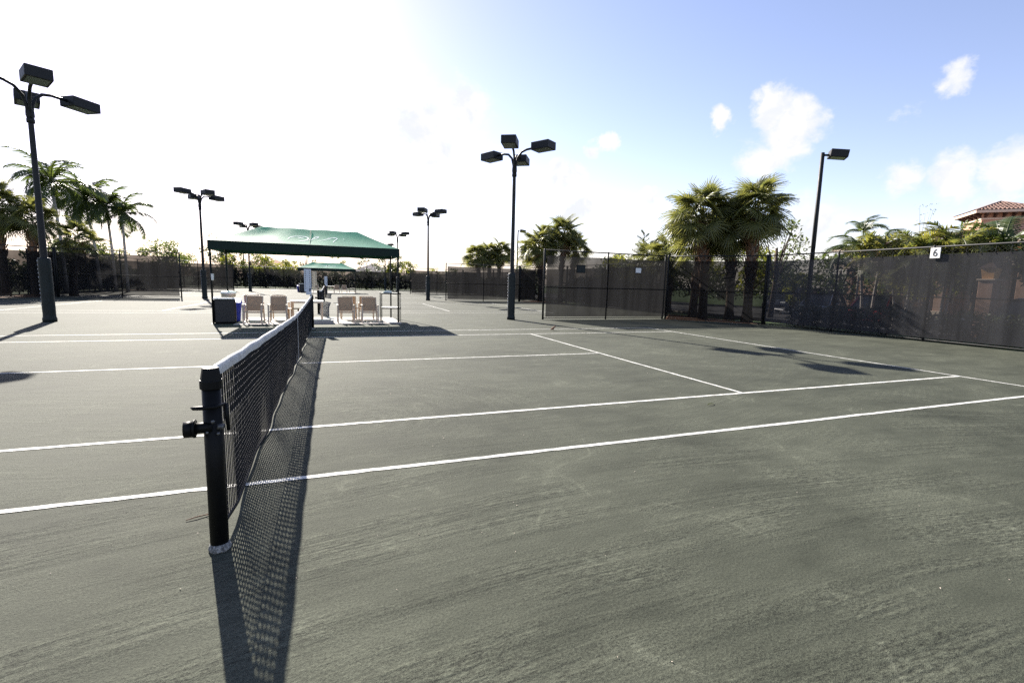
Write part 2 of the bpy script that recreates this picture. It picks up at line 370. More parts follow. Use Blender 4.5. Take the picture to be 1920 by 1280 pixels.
# ------------------------------------------------------------------ ground
PITCH=19.33; CY=[5.485+PITCH*i for i in range(4)]; MID=[15.15+PITCH*i for i in range(3)]; YEND=73.13
def sheet(name, pts, z, m): return MB().add([(x,y,z) for x,y in pts],[tuple(range(len(pts)))]).build(name,m,kind='structure')
sheet('ground',[(-700,-500),(700,-500),(700,900),(-700,900)],-.03,M['grass'])
sheet('court_surface',[(-18.9,-9),(18.9,-9),(18.9,73.4),(-18.9,73.4)],0,M['clay'])
for sx in (1,-1):
    for y in MID:
        pts=[(sx*15.9,y-.1),(sx*18.9,y-3.4),(sx*18.9,y+3.3)]
        sheet('mulch_bed',pts if sx>0 else pts[::-1],.006,M['mulch'])
sheet('parking_lot',[(21.4,-20),(36,-20),(36,80),(21.4,80)],-.02,M['asphalt'])
MB().box(21.2,21.4,-20,80,-.05,.1).build('kerb',M['concrete'],kind='structure')
rr=random.Random(3)
def line_strip(b, x0,y0,x1,y1,wd=.06, step=.10):
    d=V((x1-x0,y1-y0,0)); L=d.length; d.normalize(); nn=V((-d.y,d.x,0)); n=max(2,int(L/step)); base=len(b.v)
    for i in range(n+1):
        p=V((x0,y0,.004))+d*L*i/n
        wob=.006*mnoise.noise(V((p.x*.8,p.y*.8,3.1)))
        a=wd/2+rr.uniform(-.0035,.0035); c=wd/2+rr.uniform(-.0035,.0035)
        if rr.random()<.05: a-=.008
        if rr.random()<.05: c-=.008
        b.v.append(tuple(p+nn*(a+wob))); b.v.append(tuple(p-nn*(c-wob)))
    for i in range(n):
        k=base+2*i; b.f.append((k+1,k+3,k+2,k))
for ci,cy in enumerate(CY):
    st=.09 if ci==0 else .5
    b=MB(); e=.03
    for dy in (-5.485,5.485,-4.115,4.115): line_strip(b,-11.885,cy+dy,11.885,cy+dy,.06,st)
    for x in (-11.855,11.855): line_strip(b,x,cy-5.455,x,cy-4.145,.06,st); line_strip(b,x,cy-4.085,x,cy+4.085,.06,st); line_strip(b,x,cy+4.145,x,cy+5.455,.06,st)
    for x in (-6.40,6.40): line_strip(b,x,cy-4.085,x,cy+4.085,.055,st)
    line_strip(b,-6.37,cy,-.06,cy,.055,st); line_strip(b,.06,cy,6.37,cy,.055,st)
    b.build('court_lines',M['line'],kind='structure')

# ------------------------------------------------------------------ nets
def cordseg(b, pts, rad):
    # thin three-sided cord without end caps
    n=3; base=len(b.v); k=len(pts)
    for i,p in enumerate(pts):
        d=(pts[min(i+1,k-1)]-pts[max(i-1,0)])
        ax=V((1,0,0)); s_=d.cross(ax).normalized()
        for j in range(3):
            t=2*pi*j/3; b.v.append(tuple(p+ax*rad*cos(t)+s_*rad*sin(t)))
    for i in range(k-1):
        for j in range(3):
            jj=(j+1)%3; b.f.append((base+i*3+j,base+i*3+jj,base+i*3+3+jj,base+i*3+3+j))
NL=12.66; C0=NL/2
def ntop(y): return .914+.146*(min(1,abs(y-C0)/C0))**1.25
def nbot(y): return .028+.018*(.5+.5*sin(y*2.3+1))+.012*sin(y*5.7)+ (.05*(1-y/.5) if y<.5 else 0)+(.05*(1-(NL-y)/.5) if NL-y<.5 else 0)
def npt(y,s):  # s = 0 top .. 1 bottom
    zt,zb=ntop(y)-.055,nbot(y); z=zt+(zb-zt)*s
    x=s*s*(.010*sin(y*1.05+.6)+.009*sin(y*2.9)+.006*sin(y*6.3))*min(1,y/.4,(NL-y)/.4)+.010*sin(y*3.7)*s-.022*s*s*min(1,y/.5)
    return V((x,y,z))
def make_net(label):
    root=thing('tennis_net',label,'tennis net',(0,-.845,0),0,'nets across the clay courts')
    up=MB(); lo=MB(); sp=.33
    ny=int(NL/.062)
    for i in range(ny+1):
        y=NL*i/ny; cordseg(up,[npt(y,sp*k/6)+V((0,rr.uniform(-.004,.004),0)) for k in range(7)],.0066)
    for k in range(7):
        cordseg(up,[npt(NL*i/120,sp*k/6)+V((0,0,rr.uniform(-.003,.003))) for i in range(121)],.0062)
    ny=int(NL/.040)
    for i in range(ny+1):
        y=NL*i/ny; cordseg(lo,[npt(y,sp+(1-sp)*k/9)+V((0,rr.uniform(-.003,.003),0)) for k in range(10)],.0038)
    for k in range(1,17):
        cordseg(lo,[npt(NL*i/150,sp+(1-sp)*k/17)+V((0,0,rr.uniform(-.003,.003))) for i in range(151)],.0038)
    up.build('upper_mesh',M['cord'],root); lo.build('lower_mesh',M['cord'],root)
    hb=MB(); n=90; base=0
    prof=[(-.010,-.060),(-.013,-.03),(-.010,.0),(0,.010),(.010,0),(.013,-.03),(.010,-.060)]
    for i in range(n+1):
        y=NL*i/n; zt=ntop(y)
        for px,pz in prof: hb.v.append((px+.004*sin(y*9),y,zt-.008+pz+.003*sin(y*6.1+px*90)))
    for i in range(n):
        for j in range(6): a=i*7+j; hb.f.append((a,a+7,a+8,a+1))
    hb.build('headband',M['band'],root,True)
    bt=MB()
    for i in range(n+1):
        y=NL*i/n; q=npt(y,1)
        bt.v+= [(q.x-.003,y,q.z-.014),(q.x-.004,y,q.z+.016),(q.x+.005,y,q.z+.016),(q.x+.006,y,q.z-.014)]
    for i in range(n):
        for j in range(4):
            jj=(j+1)%4; a=i*4; bt.f.append((a+j,a+4+j,a+4+jj,a+jj))
    bt.build('bottom_tape',M['tape'],root,True)
    cs=MB()
    cs.bar((-.016,C0,.0),(-.016,C0,.905),.05,.004,up=(1,0,0)); cs.bar((.016,C0,.0),(.016,C0,.905),.05,.004,up=(1,0,0)); cs.bar((0,C0-.03,.925),(0,C0+.03,.925),.05,.012)
    cs.build('center_strap',M['band'],root)
    [MB().tube([(0,a_,ntop(0)-.012),(0,b_,ntop(0)-.015)],.004,5).build('cable',M['blackm'],root) for a_,b_ in ((-.08,.03),(NL-.03,NL+.08))]
    return root
net0=make_net('nearest tennis net, black mesh with white headband, running beside the green canopy')
net1=dupt(net0,(0,-.845+PITCH,0),0,'second tennis net, seen under the near canopy behind the white table')
net2=dupt(net0,(0,-.845+2*PITCH,0),0,'third tennis net, farthest one in view just before the far canopy')
# square-capped net posts
def make_post(label, winder):
    t=thing('net_post',label,'net post',(0,0,0),0,'posts of the tennis nets')
    MB().lathe([(.047,0),(.047,.965)],24).build('post_tube',M['black'],t,True)
    c=MB(); c.lathe([(.053,.945),(.055,.95),(.055,.99),(.053,.995)],20); c.lathe([(.052,.995),(.043,1.05),(.040,1.062),(.0,1.064)],8); c.build('post_cap',M['black'],t)
    MB().lathe([(.056,0.0),(.058,.012),(.053,.03),(.0475,.042)],24).build('base_collar',M['scuff'],t,True)
    if winder:
        g=MB(); g.tube([(0,-.03,.735),(-.085,-.045,.735)],.030,14); g.tube([(-.075,-.045,.735),(-.082,-.045,.735)],.05,16); g.tube([(-.082,-.045,.735),(-.128,-.05,.735)],.043,16)
        g.build('winder',M['black'],t,True)
        h=MB(); h.tube([(.062,.0,.855),(.03,-.062,.853),(-.03,-.07,.852),(-.075,-.06,.851),(-.088,-.045,.852)],[.008,.011,.012,.011,.006],8); h.tube([(.062,0,.856),(.070,.0,.78),(.073,.004,.70)],[.010,.012,.010],8)
        h.build('crank_handle',M['black'],t,True)
        [MB().tube([p_,q_],r__,10).build('bolt',M['wornm'],t,True) for p_,q_,r__ in (((.03,-.045,.74),(.055,-.03,.73),.017),((.01,-.047,.77),(.012,-.062,.77),.010),((.03,-.04,.70),(.035,-.06,.70),.008),((-.02,-.04,.71),(-.02,-.06,.71),.007))]
    MB().tube([(.012,.052,.05),(.012,.052,.95)],.006,6).build('lacing_rod',M['black'],t)
    return t
post0=make_post('nearest black net post with crank winder and worn white base collar',True); post0.location=(0,-.914,0)
post1=make_post('black net post at far end of nearest net, under the white score card',False); post1.location=(0,11.884,0); post1.rotation_euler=(0,0,pi)
dupt(post0,(0,-.914+PITCH,0),0,'black net post seen under the white table below the near canopy')
dupt(post1,(0,11.884+PITCH,0),pi,'black net post below the small white score card in the distance')
dupt(post0,(0,-.914+2*PITCH,0),0,'near post of the farthest net, right beside the small distant score card')

# score cards
def score_card(label, loc, h, m, tilt=0):
    t=thing('score_card',label,'score card',loc,tilt,'score cards on the net posts')
    MB().cbox(-.10,.10,-.008,.008,.10,h,.004).build('board',m,t)
    MB().cbox(-.055,.10,-.02,.02,0,.14,.004).build('mounting_bracket',m,t)
    tb=MB()
    for cx in (-.062,.062):
        for k in range(9):
            z=.19+(h-.26)*k/8; tb.box(cx-.014,cx+.014,-.013,-.0081,z-.010,z+.010)
    tb.build('number_tabs',M['ink'],t)
    MB().tube([(.055,-.03,.12),(.06,-.05,.19)],.018,8).build('clip',M['black'],t)
    return t
score_card('tall white score card with two columns of tabs on near net\'s far post',(-.10,11.90,1.06),.78,M['card'])
score_card('beige back of a tall score card, just right of the white one',(-.14,18.40,1.06),.80,M['cardb'])
score_card('small distant white score card right of the beige one',(.14,31.25,1.10),.62,M['card'])

# ------------------------------------------------------------------ light poles
def make_light():
    t=thing('light_pole','x','light pole',(0,0,0),0,'four-headed floodlight poles between the courts')
    MB().lathe([(.092,0),(.088,2),(.066,6.15),(.066,6.2)],16).build('pole',M['pole'],t,True)
    p=MB(); pr=[(.175,.0),(.178,.10),(.160,.16)]
    for k in range(9): z=.25+k*.2; pr.append((.155+.005*(k%2),z))
    pr+= [(.154,1.95),(.142,1.99),(.085,2.0)]
    p.lathe(pr,20); p.build('base_pad',M['pad'],t,True)
    lc=MB()
    for k in range(12): z=.5+k*.125; lc.tube([(-.160,-.035,z),(-.174,0,z+.03),(-.160,.035,z+.06)],.010,5)
    lc.build('pad_lacing',M['band'],t)
    MB().lathe([(.068,5.98),(.098,5.99),(.098,6.10),(.085,6.12),(.105,6.2),(.10,6.34),(.04,6.46)],14).build('collar',M['pole'],t,True)
    for (ax,ay) in ((-.66,-1.18),(.75,-1.2),(-.60,1.25),(.78,1.2)):
        d=V((ax,ay,0)); L=d.length; d.normalize(); q=L-.34
        pts=[d*.05+V((0,0,6.12)),d*.07+V((0,0,6.45)),d*.16+V((0,0,6.74)),d*.36+V((0,0,6.93)),d*.6+V((0,0,6.99)),d*q+V((0,0,7.0))]
        MB().tube(pts,.045,10).build('arm',M['pole'],t,True)
        MB().tube([d*(q-.02)+V((0,0,7.0)),d*(q+.06)+V((0,0,7.0))],.062,10).build('knuckle',M['pole'],t,True)
        h=MB(); x0,x1=-.41,.41
        h.cbox(x0,x1,-.29,.29,-.15,.15,.012)
        o=h.build('lamp_head',M['pole'],t); o.location=d*L+V((0,0,7.0)); o.rotation_euler=(0,0,math.atan2(d.y,d.x))
        g=MB(); g.box(x0+.06,x1-.06,-.23,.23,-.157,-.1515); lo=g.build('lens',M['lens'],o)
    return t
LP=make_light(); LP.location=(7.81,15.15,0)
LP['label']='tallest-looking four-headed light pole right of the near canopy, padded base'
LPS=[((-7.78,15.13),'near four-headed light pole at the left edge with laced dark pad'),
 ((-7.76,34.3),'four-headed light pole just left of the near canopy, before the side fence'),
 ((7.84,34.6),'four-headed light pole between near canopy and the open end of a far fence'),
 ((-7.8,53.8),'four-headed light pole peeking over the left slope of the near canopy'),
 ((7.8,53.8),'four-headed light pole just behind the right end of the near canopy'),
 ((8.2,72.6),'smallest four-headed light pole, low behind the right end of the near canopy')]
for (x,y),lb in LPS: dupt(LP,(x,y,0),0,lb)
def single_light(label,loc,h,dx,dy):
    t=thing('parking_light',label,'light pole',loc,0,'single-headed lights beyond the fence')
    MB().lathe([(.30,-.03),(.30,.5),(.28,.54)],18).build('footing',M['concrete'],t,True)
    MB().lathe([(.10,.5),(.085,h-.02),(.05,h)],14).build('pole',M['pole'],t,True)
    d=V((dx,dy,0)).normalized()
    MB().tube([V((0,0,h-.12)),d*.32+V((0,0,h-.14))],.05,8).build('arm',M['pole'],t,True)
    o=MB().cbox(-.36,.36,-.30,.30,-.17,.17,.015).build('lamp_head',M['pole'],t); o.location=d*.62+V((0,0,h-.13)); o.rotation_euler=(0,R(8),math.atan2(dy,dx))
    MB().box(-.28,.28,-.24,.24,-.176,-.1715).build('lens',M['lens'],o)
single_light('single-headed parking light pole behind the fence left of number 6 sign',(22,12.3,-.02),7.95,.75,-.66)
single_light('small single-headed light on a pole hidden behind the big light pole',(22.35,52,-.02),8.2,.9,-.4)

# ------------------------------------------------------------------ fences
FH=3.05
def fence(label, p0, p1, nb, group, smat, chain=False, gap0=0.0, mid=True):
    tie=chain
    p0=V((*p0,0)); p1=V((*p1,0)); d=p1-p0; L=d.length; rz=math.atan2(d.y,d.x)
    t=thing('fence',label,'fence',p0,rz,group)
    for i in range(nb+1):
        x=L*i/nb; thick=.045 if i in (0,nb) else .034
        MB().lathe([(thick,0),(thick,FH+.03),(thick*.5,FH+.06)],10,(x,0,0)).build('fence_post',M['blackm'],t,True)
    for z in ([.07,1.45,FH] if mid else [.07,FH]):
        MB().tube([(0.03,.0,z),(L-.03,.0,z)],.021 if z<FH else .026,8).build('rail',M['blackm'],t,True)
    for i in range(nb):
        x0=L*i/nb+(gap0 if i==0 else .0); x1=L*(i+1)/nb
        b=MB(); nx,nz=14,6
        for k in range(nz+1):
            for j in range(nx+1):
                x=x0+(x1-x0)*j/nx; z=.13+(2.82-.13)*k/nz
                e=min(j,nx-j,k,nz-k); sag=.02*sin(pi*j/nx) if k==nz else 0
                yy=-.035+(.018*mnoise.noise(V((p0.x+x*1.3,p0.y,z*1.1))) if e else 0)
                b.v.append((x,yy,z-sag))
        for k in range(nz):
            for j in range(nx): a=k*(nx+1)+j; b.f.append((a,a+1,a+nx+2,a+nx+1))
        b.build('windscreen',smat,t,True)
        if tie:
            for k in range(9):                             # plastic ties along the top hem
                x=x0+(x1-x0)*(k+.5)/9; z=2.80-.02*sin(pi*(k+.5)/9); MB().tube([(x,-.045,z-.02),(x,-.046,z+.02),(x+.004,-.02,z+.14+.02*sin(k*2.1)),(x+.002,.02,FH-.02)],.005,4).build('tie',M['blackm'],t)
    if chain:
        b=MB(); s_=.058; rad=.0026
        def diamonds(z0,z1):
            n=int(L/s_); k=max(1,round((z1-z0)/s_)); st=(z1-z0)/k
            for i in range(n):
                for j in range(k):
                    x=i*s_; z=z0+j*st
                    a=[(x,.0,z),(x+s_,.0,z+st)] if (i+j)%2==0 else [(x,.0,z+st),(x+s_,.0,z)]
                    cordf(b,a,rad)
        diamonds(2.74,FH-.02); diamonds(.03,.20)
        o=b.build('chain_link',M['blackm'],t); o['kind']='stuff'
    return t
def cordf(b,a,rad):
    p,q=V(a[0]),V(a[1]); d=(q-p).normalized(); s_=d.cross(V((0,1,0))); base=len(b.v)
    for c in (p,q):
        for j in range(3):
            t=2*pi*j/3; b.v.append(tuple(c+V((0,1,0))*rad*cos(t)+s_*rad*sin(t)))
    for j in range(3):
        jj=(j+1)%3; b.f.append((base+j,base+jj,base+3+jj,base+3+j))
G1='dark windscreen fences round the courts'
S,SR=M['screen'],M['screenr']
X=18.7; XD=15.8; XE=9.3; DY=3.35
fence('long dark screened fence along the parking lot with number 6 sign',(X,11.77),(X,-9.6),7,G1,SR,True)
fence('angled fence bay in front of the big palm cluster, right of a divider',(XD+.05,15.0),(X-.03,11.86),1,G1,S,True)
fence('dark divider fence with white plaque, standing between first two courts',(XE,15.1),(XD-.05,15.1),2,G1,S,True,.11)
fence('angled fence bay behind the big palm cluster, seen through the divider',(XD+.03,15.2),(X-.04,18.45),1,G1,S)
fence('fence along second court behind the divider, carrying number 7 sign',(X,31.05),(X,18.55),4,G1,S)
fence('short angled fence bay in dark shade just left of the near divider',(XD+.05,34.4),(X-.03,31.15),1,G1,S)
fence('divider fence between second and third court, behind the big light pole',(XE,34.48),(XD-.05,34.48),2,G1,S,False,.11)
fence('angled fence bay beyond the second divider, behind middle palm group',(XD+.03,34.55),(X-.04,37.7),1,G1,S)
fence('fence along third court, seen through the second divider',(X,50.3),(X,37.8),4,G1,S)
fence('distant divider fence behind the thin light pole, before the hedge',(XE,53.81),(XD-.05,53.81),2,G1,S,False,.11)
fence('distant angled fence bay under the left palm trio',(XD+.05,53.75),(X-.03,50.45),1,G1,S)
fence('farthest angled fence bay behind the distant divider',(XD+.03,53.88),(X-.04,57.1),1,G1,S)
fence('farthest side fence along the fourth court',(X,73.0),(X,57.2),5,G1,S)
fence('end fence in front of the long hedge behind the far canopy',(-X+.05,YEND),(X-.05,YEND),12,G1,S)
fence('divider fence beyond the left light pole, with a loose end post',(-9.15,34.4),(-XD+.05,34.4),2,G1,S,False,.11)
fence('dark angled fence bay at left edge in front of the sabal palms',(-XD-.03,34.35),(-X+.03,31.1),1,G1,S)
fence('angled fence bay behind the left sabal palms, beyond the divider',(-XD-.03,34.48),(-X+.03,37.7),1,G1,S)
fence('left side fence of third court below the feather palms',(-X,37.8),(-X,50.3),4,G1,S)
fence('left distant angled fence bay before the far divider',(-X+.03,50.4),(-XD-.05,53.75),1,G1,S)
fence('distant divider fence left of the near canopy, behind a light pole',(-XD+.05,53.81),(-9.35,53.81),2,G1,S,False,.0)
fence('left farthest side fence beyond the far divider',(-X,57.0),(-X,73.0),5,G1,S)

def text_mesh(txt, size, depth, m, sx=1.0, bold=0.0):
    cu=bpy.data.curves.new('txt','FONT'); cu.body=txt; cu.size=size; cu.extrude=depth; cu.align_x='CENTER'; cu.align_y='CENTER'; cu.offset=bold
    o=bpy.data.objects.new('txt',cu); col.objects.link(o)
    bpy.context.view_layer.update()
    me=bpy.data.meshes.new_from_object(o.evaluated_get(bpy.context.evaluated_depsgraph_get()))
    bpy.data.objects.remove(o); bpy.data.curves.remove(cu)
    me.transform(Matrix.Scale(sx,4,(1,0,0))); me.materials.clear(); me.materials.append(m)
    return me
def number_sign(txt,label,loc):
    t=thing('court_sign',label,'sign',loc,-pi/2,'court number signs')   # face looks towards -x
    MB().cbox(-.135,.135,-.012,.012,-.165,.165,.004).build('sign_board',M['white'],t)
    me=text_mesh(txt,.33,.002,M['ink'],.80,.0); o=link('numeral',me,t,(0,-.0155,-.005)); o.rotation_euler=(pi/2,0,0)
    return t
number_sign('6','white sign with black number 6 on the long fence by the parking lot',(18.62,5.58,2.85))
number_sign('7','small white number 7 sign on second court fence, seen over the divider',(18.62,24.9,2.85))
number_sign('8','distant white number 8 sign seen through the second divider fence',(18.62,44.1,2.85))
def plaque(label,loc,m,sz):
    t=thing('fence_plaque',label,'sign',loc,0,'plaques on the divider fence')
    MB().cbox(-sz-.03,sz+.03,-.012,.012,-sz*.75-.03,sz*.75+.03,.004).build('plaque_frame',M['black'],t)
    MB().box(-sz,sz,-.017,-.0125,-sz*.75,sz*.75).build('plaque_face',m,t)
plaque('small white plaque in a black frame on the near divider fence',(14.15,15.03,2.31),M['white'],.15)
plaque('dark grey framed plaque on the near divider fence, left of white one',(11.08,15.03,2.28),M['pad'],.20)

# ------------------------------------------------------------------ canopy
def make_canopy():
    t=thing('canopy_tent','x','canopy',(0,0,0),0,'green canopies between the courts')
    hx,hy=3.02,1.26; ze,zr=2.70,3.34; rx=1.62
    top=MB(); n=16; mm=5
    def slope(A,B,Cc,D,nu,nv):      # eave A->B, ridge D->C ; sags between seams
        base=len(top.v)
        for j in range(nv+1):
            for i in range(nu+1):
                s_=i/nu; q=j/nv
                e=V(A).lerp(V(B),s_); g=V(D).lerp(V(Cc),s_); p=e.lerp(g,q)
                bay=abs(sin(pi*s_*3)); sag=.016*bay*bay*sin(pi*q)+ .014*bay*bay*q*q*q+ .026*sin(pi*q)
                p.z-=sag; top.v.append(tuple(p))
        for j in range(nv):
            for i in range(nu): a=base+j*(nu+1)+i; top.f.append((a,a+1,a+nu+2,a+nu+1))
    FL,FR,BR,BL=(-hx,-hy,ze),(hx,-hy,ze),(hx,hy,ze),(-hx,hy,ze); RL,RR=(-rx,0,zr),(rx,0,zr)
    slope(FL,FR,RR,RL,24,6); slope(BR,BL,RL,RR,24,6)
    slope(FR,BR,RR,RR,8,6); slope(BL,FL,RL,RL,8,6)
    top.build('canopy_top',M['canopy'],t,True)
    for x in (0,):                                         # stitched seam from ridge to eave
        pts=[]
        for k in range(9):
            q=k/8; sx=(x+hx*(1-0))/(2*hx); e_=V((x*(hx/rx)*.62 if x else 0,-hy,ze)); g_=V((x,0,zr)); p=e_.lerp(g_,q)
            p.z-=.026*sin(pi*q); pts.append(p+V((0,0,.001)))
        MB().tube(pts,.006,5).build('seam',M['valance'],t)
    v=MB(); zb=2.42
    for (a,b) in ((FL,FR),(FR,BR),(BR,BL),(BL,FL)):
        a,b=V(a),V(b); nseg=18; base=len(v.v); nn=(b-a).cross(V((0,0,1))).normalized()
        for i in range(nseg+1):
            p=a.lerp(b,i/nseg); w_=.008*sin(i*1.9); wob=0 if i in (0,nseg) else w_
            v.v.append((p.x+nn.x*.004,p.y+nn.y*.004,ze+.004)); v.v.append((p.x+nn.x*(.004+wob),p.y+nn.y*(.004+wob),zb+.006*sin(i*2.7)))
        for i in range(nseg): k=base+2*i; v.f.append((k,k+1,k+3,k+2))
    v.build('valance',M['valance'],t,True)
    for x in (-hx+.05,hx-.05):
        for y in (-hy+.05,hy-.05):
            MB().tube([(x,y,0),(x,y,ze-.02)],.030,10).build('canopy_leg',M['black'],t,True)
            MB().box(x-.07,x+.07,y-.07,y+.07,.0,.012).build('foot_plate',M['black'],t)
    fr=MB(); z=ze-.05
    for a,b in (((-hx+.05,-hy+.05,z),(hx-.05,-hy+.05,z)),((-hx+.05,hy-.05,z),(hx-.05,hy-.05,z)),((-hx+.05,-hy+.05,z),(-hx+.05,hy-.05,z)),((hx-.05,-hy+.05,z),(hx-.05,hy-.05,z)),
                ((-rx,0,zr-.1),(rx,0,zr-.1)),((-hx+.05,-hy+.05,z),(-rx,0,zr-.1)),((hx-.05,-hy+.05,z),(rx,0,zr-.1)),((-hx+.05,hy-.05,z),(-rx,0,zr-.1)),((hx-.05,hy-.05,z),(rx,0,zr-.1)),((0,-hy+.05,z),(0,0,zr-.12)),((0,hy-.05,z),(0,0,zr-.12))):
        fr.tube([a,b],.022,6)
    fr.build('roof_frame',M['blackm'],t,True)
    # white script monogram on the court-side slope: looping C and R strokes
    strokes=[[(-.74,-.15,.5),(-.70,-.03,1),(-.58,.07,.9),(-.40,.13,.7),(-.20,.12,1),(-.08,.05,1.3),(-.07,-.06,1.3),(-.16,-.16,1),(-.30,-.22,.6),(-.38,-.24,.4)],
             [(-.42,.03,.8),(-.36,.02,1),(-.28,.0,.8),(-.22,-.04,.4)],
             [(-.04,-.11,.5),(.05,-.08,.9),(.10,.01,.8),(.17,.11,.9),(.27,.16,1),(.26,.07,.9),(.17,.02,.8),(.09,.04,.5)],
             [(.26,-.14,.3),(.40,-.11,.5),(.54,-.03,.8),(.68,.06,.9),(.84,.12,.9),(.94,.07,1),(.89,-.03,.8),(.83,-.13,1),(.80,-.22,.8)],
             [(.60,.09,.3),(.74,.10,.3),(.90,.10,.4)],[(1.16,.11,.4),(1.18,.05,.5),(1.17,.01,.4)]]
    e=MB(); th=math.atan2(zr-ze,hy); cen=V((0,-hy*.55,ze+(zr-ze)*.45)); up_=V((0,cos(th),sin(th))); nz=V((0,-sin(th),cos(th)))
    for s_ in strokes:
        dense=[]
        for i in range(len(s_)-1):
            a=s_[max(i-1,0)];b=s_[i];c=s_[i+1];d=s_[min(i+2,len(s_)-1)]
            for k in range(5):
                q=k/5; dense.append(tuple(.5*((2*b[j])+(-a[j]+c[j])*q+(2*a[j]-5*b[j]+4*c[j]-d[j])*q*q+(-a[j]+3*b[j]-3*c[j]+d[j])*q**3) for j in range(3)))
        dense.append(s_[-1]); base=len(e.v); k=len(dense)
        for i,(sx,sy,wd) in enumerate(dense):
            a=dense[max(i-1,0)];b=dense[min(i+1,k-1)]; dx,dy=b[0]-a[0],b[1]-a[1]; L=math.hypot(dx,dy) or 1
            wv=.0135*wd; px,py=-dy/L*wv,dx/L*wv
            for sg in (1,-1):
                gx,gy=sx*.95+sg*px,(sy+sg*py*1.3)*1.25
                bay=abs(sin(pi*3*((gx+hx)/(2*hx)))); q=.45+gy/1.41
                p=cen+V((gx,0,0))+up_*gy; p.z-=.016*bay*bay*sin(pi*q)+.014*bay*bay*q*q*q+.026*sin(pi*q)
                e.v.append(tuple(p+nz*.006))
        for i in range(k-1): b_=base+2*i; e.f.append((b_,b_+1,b_+3,b_+2))
    e.build('emblem',M['logo'],t)
    return t
CP=make_canopy(); CP.location=(-.10,15.15,0); CP['label']='large green canopy with white script emblem over the tan chairs'
dupt(CP,(.0,53.85,0),0,'small distant green canopy seen beneath the near canopy')
MB().cbox(-2.45,2.95,13.55,16.6,-.05,.012,.005).build('concrete_pad',M['concrete'],kind='structure')
MB().cbox(-2.6,3.0,52.3,55.4,-.05,.012,.005).build('concrete_pad',M['concrete'],kind='structure')
tag(MB().cbox(-.50,.62,13.58,14.05,.013,.13,.015).build('concrete_block',M['concrete']),'low pale concrete step on the pad right of the near net post','step')

# ------------------------------------------------------------------ chairs
def make_chair():
    t=thing('sling_chair','x','chair',(0,0,.013),0,'tan sling chairs under the canopies')   # faces -y
    for sx in (-1,1):
        MB().bar((sx*.275,-.27,0),(sx*.275,-.25,.62),.038,.045).build('front_leg',M['frame'],t)
        MB().bar((sx*.275,.27,0),(sx*.26,.20,.60),.036,.042).build('rear_leg',M['frame'],t)
        MB().cbox(sx*.275-.03,sx*.275+.03,-.30,.22,.62,.648,.008).build('armrest',M['frame'],t)
        MB().bar((sx*.245,-.25,.40),(sx*.245,.18,.37),.028,.035).build('seat_rail',M['frame'],t)
    b=MB()
    for sx in (-1,1): b.bar((sx*.245,.14,.38),(sx*.245,.285,.90),.028,.035)
    b.bar((-.245,.285,.895),(.245,.285,.895),.03,.03); b.build('back_frame',M['frame'],t)
    b=MB(); b.bar((-.262,-.25,.385),(.262,-.25,.385),.03,.03); b.bar((-.255,.22,.34),(.255,.22,.34),.03,.03); b.build('stretcher',M['frame'],t)
    def sling(p0,p1,sag,nrm):
        m_=MB(); nu,nv=6,8; p0=V(p0);p1=V(p1); nrm=V(nrm)
        for side in (0,1):
            for j in range(nv+1):
                for i in range(nu+1):
                    x=-.235+.47*i/nu; q=j/nv; p=p0.lerp(p1,q)+V((x,0,0))-nrm*sag*sin(pi*q)*(.6+.4*sin(pi*i/nu))-nrm*.004*side
                    m_.v.append(tuple(p))
        s_=(nu+1)*(nv+1)
        for j in range(nv):
            for i in range(nu):
                a=j*(nu+1)+i; m_.f.append((a,a+1,a+nu+2,a+nu+1)); m_.f.append((s_+a,s_+a+nu+1,s_+a+nu+2,s_+a+1))
        return m_
    sling((0,-.26,.405),(0,.15,.385),.02,(0,0,1)).build('seat',M['sling'],t,True)
    sling((0,.15,.40),(0,.283,.90),.018,(0,-1,.28)).build('backrest',M['sling'],t,True)
    return t
CH=make_chair()
spots=[(-1.90,14.02,0,'front tan sling chair nearest the black bin, facing the court'),
 (-1.15,13.98,0,'front tan sling chair second from the black bin, left of the white table'),
 (1.03,14.10,0,'front tan sling chair just right of the concrete step'),
 (1.86,14.08,0,'front tan sling chair right of the wooden table, by the rack'),
 (-2.12,15.62,pi,'rear tan sling chair behind the front chair nearest black bin'),
 (-1.25,15.62,pi,'rear tan sling chair behind second front chair left of white table'),
 (1.17,15.62,pi,'rear tan sling chair behind the front chair right of the step'),
 (1.83,15.62,pi,'rear tan sling chair behind the front chair by the rack'),
 (-2.0,52.9,0,'distant tan chair under far canopy, nearest its black bin'),
 (-1.2,52.9,0,'distant tan chair behind the score cards under far canopy'),
 (.95,52.9,0,'distant tan chair under far canopy, first right of the nets'),
 (1.75,52.9,0,'distant tan chair under far canopy, beside its white rack')]
for i,(x,y,rz,lb) in enumerate(spots):
    rz+=rr.uniform(-.05,.05)
    if i==0: CH.location=(x,y,.013); CH.rotation_euler=(0,0,rz); CH['label']=lb
    else: dupt(CH,(x,y,.013),rz,lb)
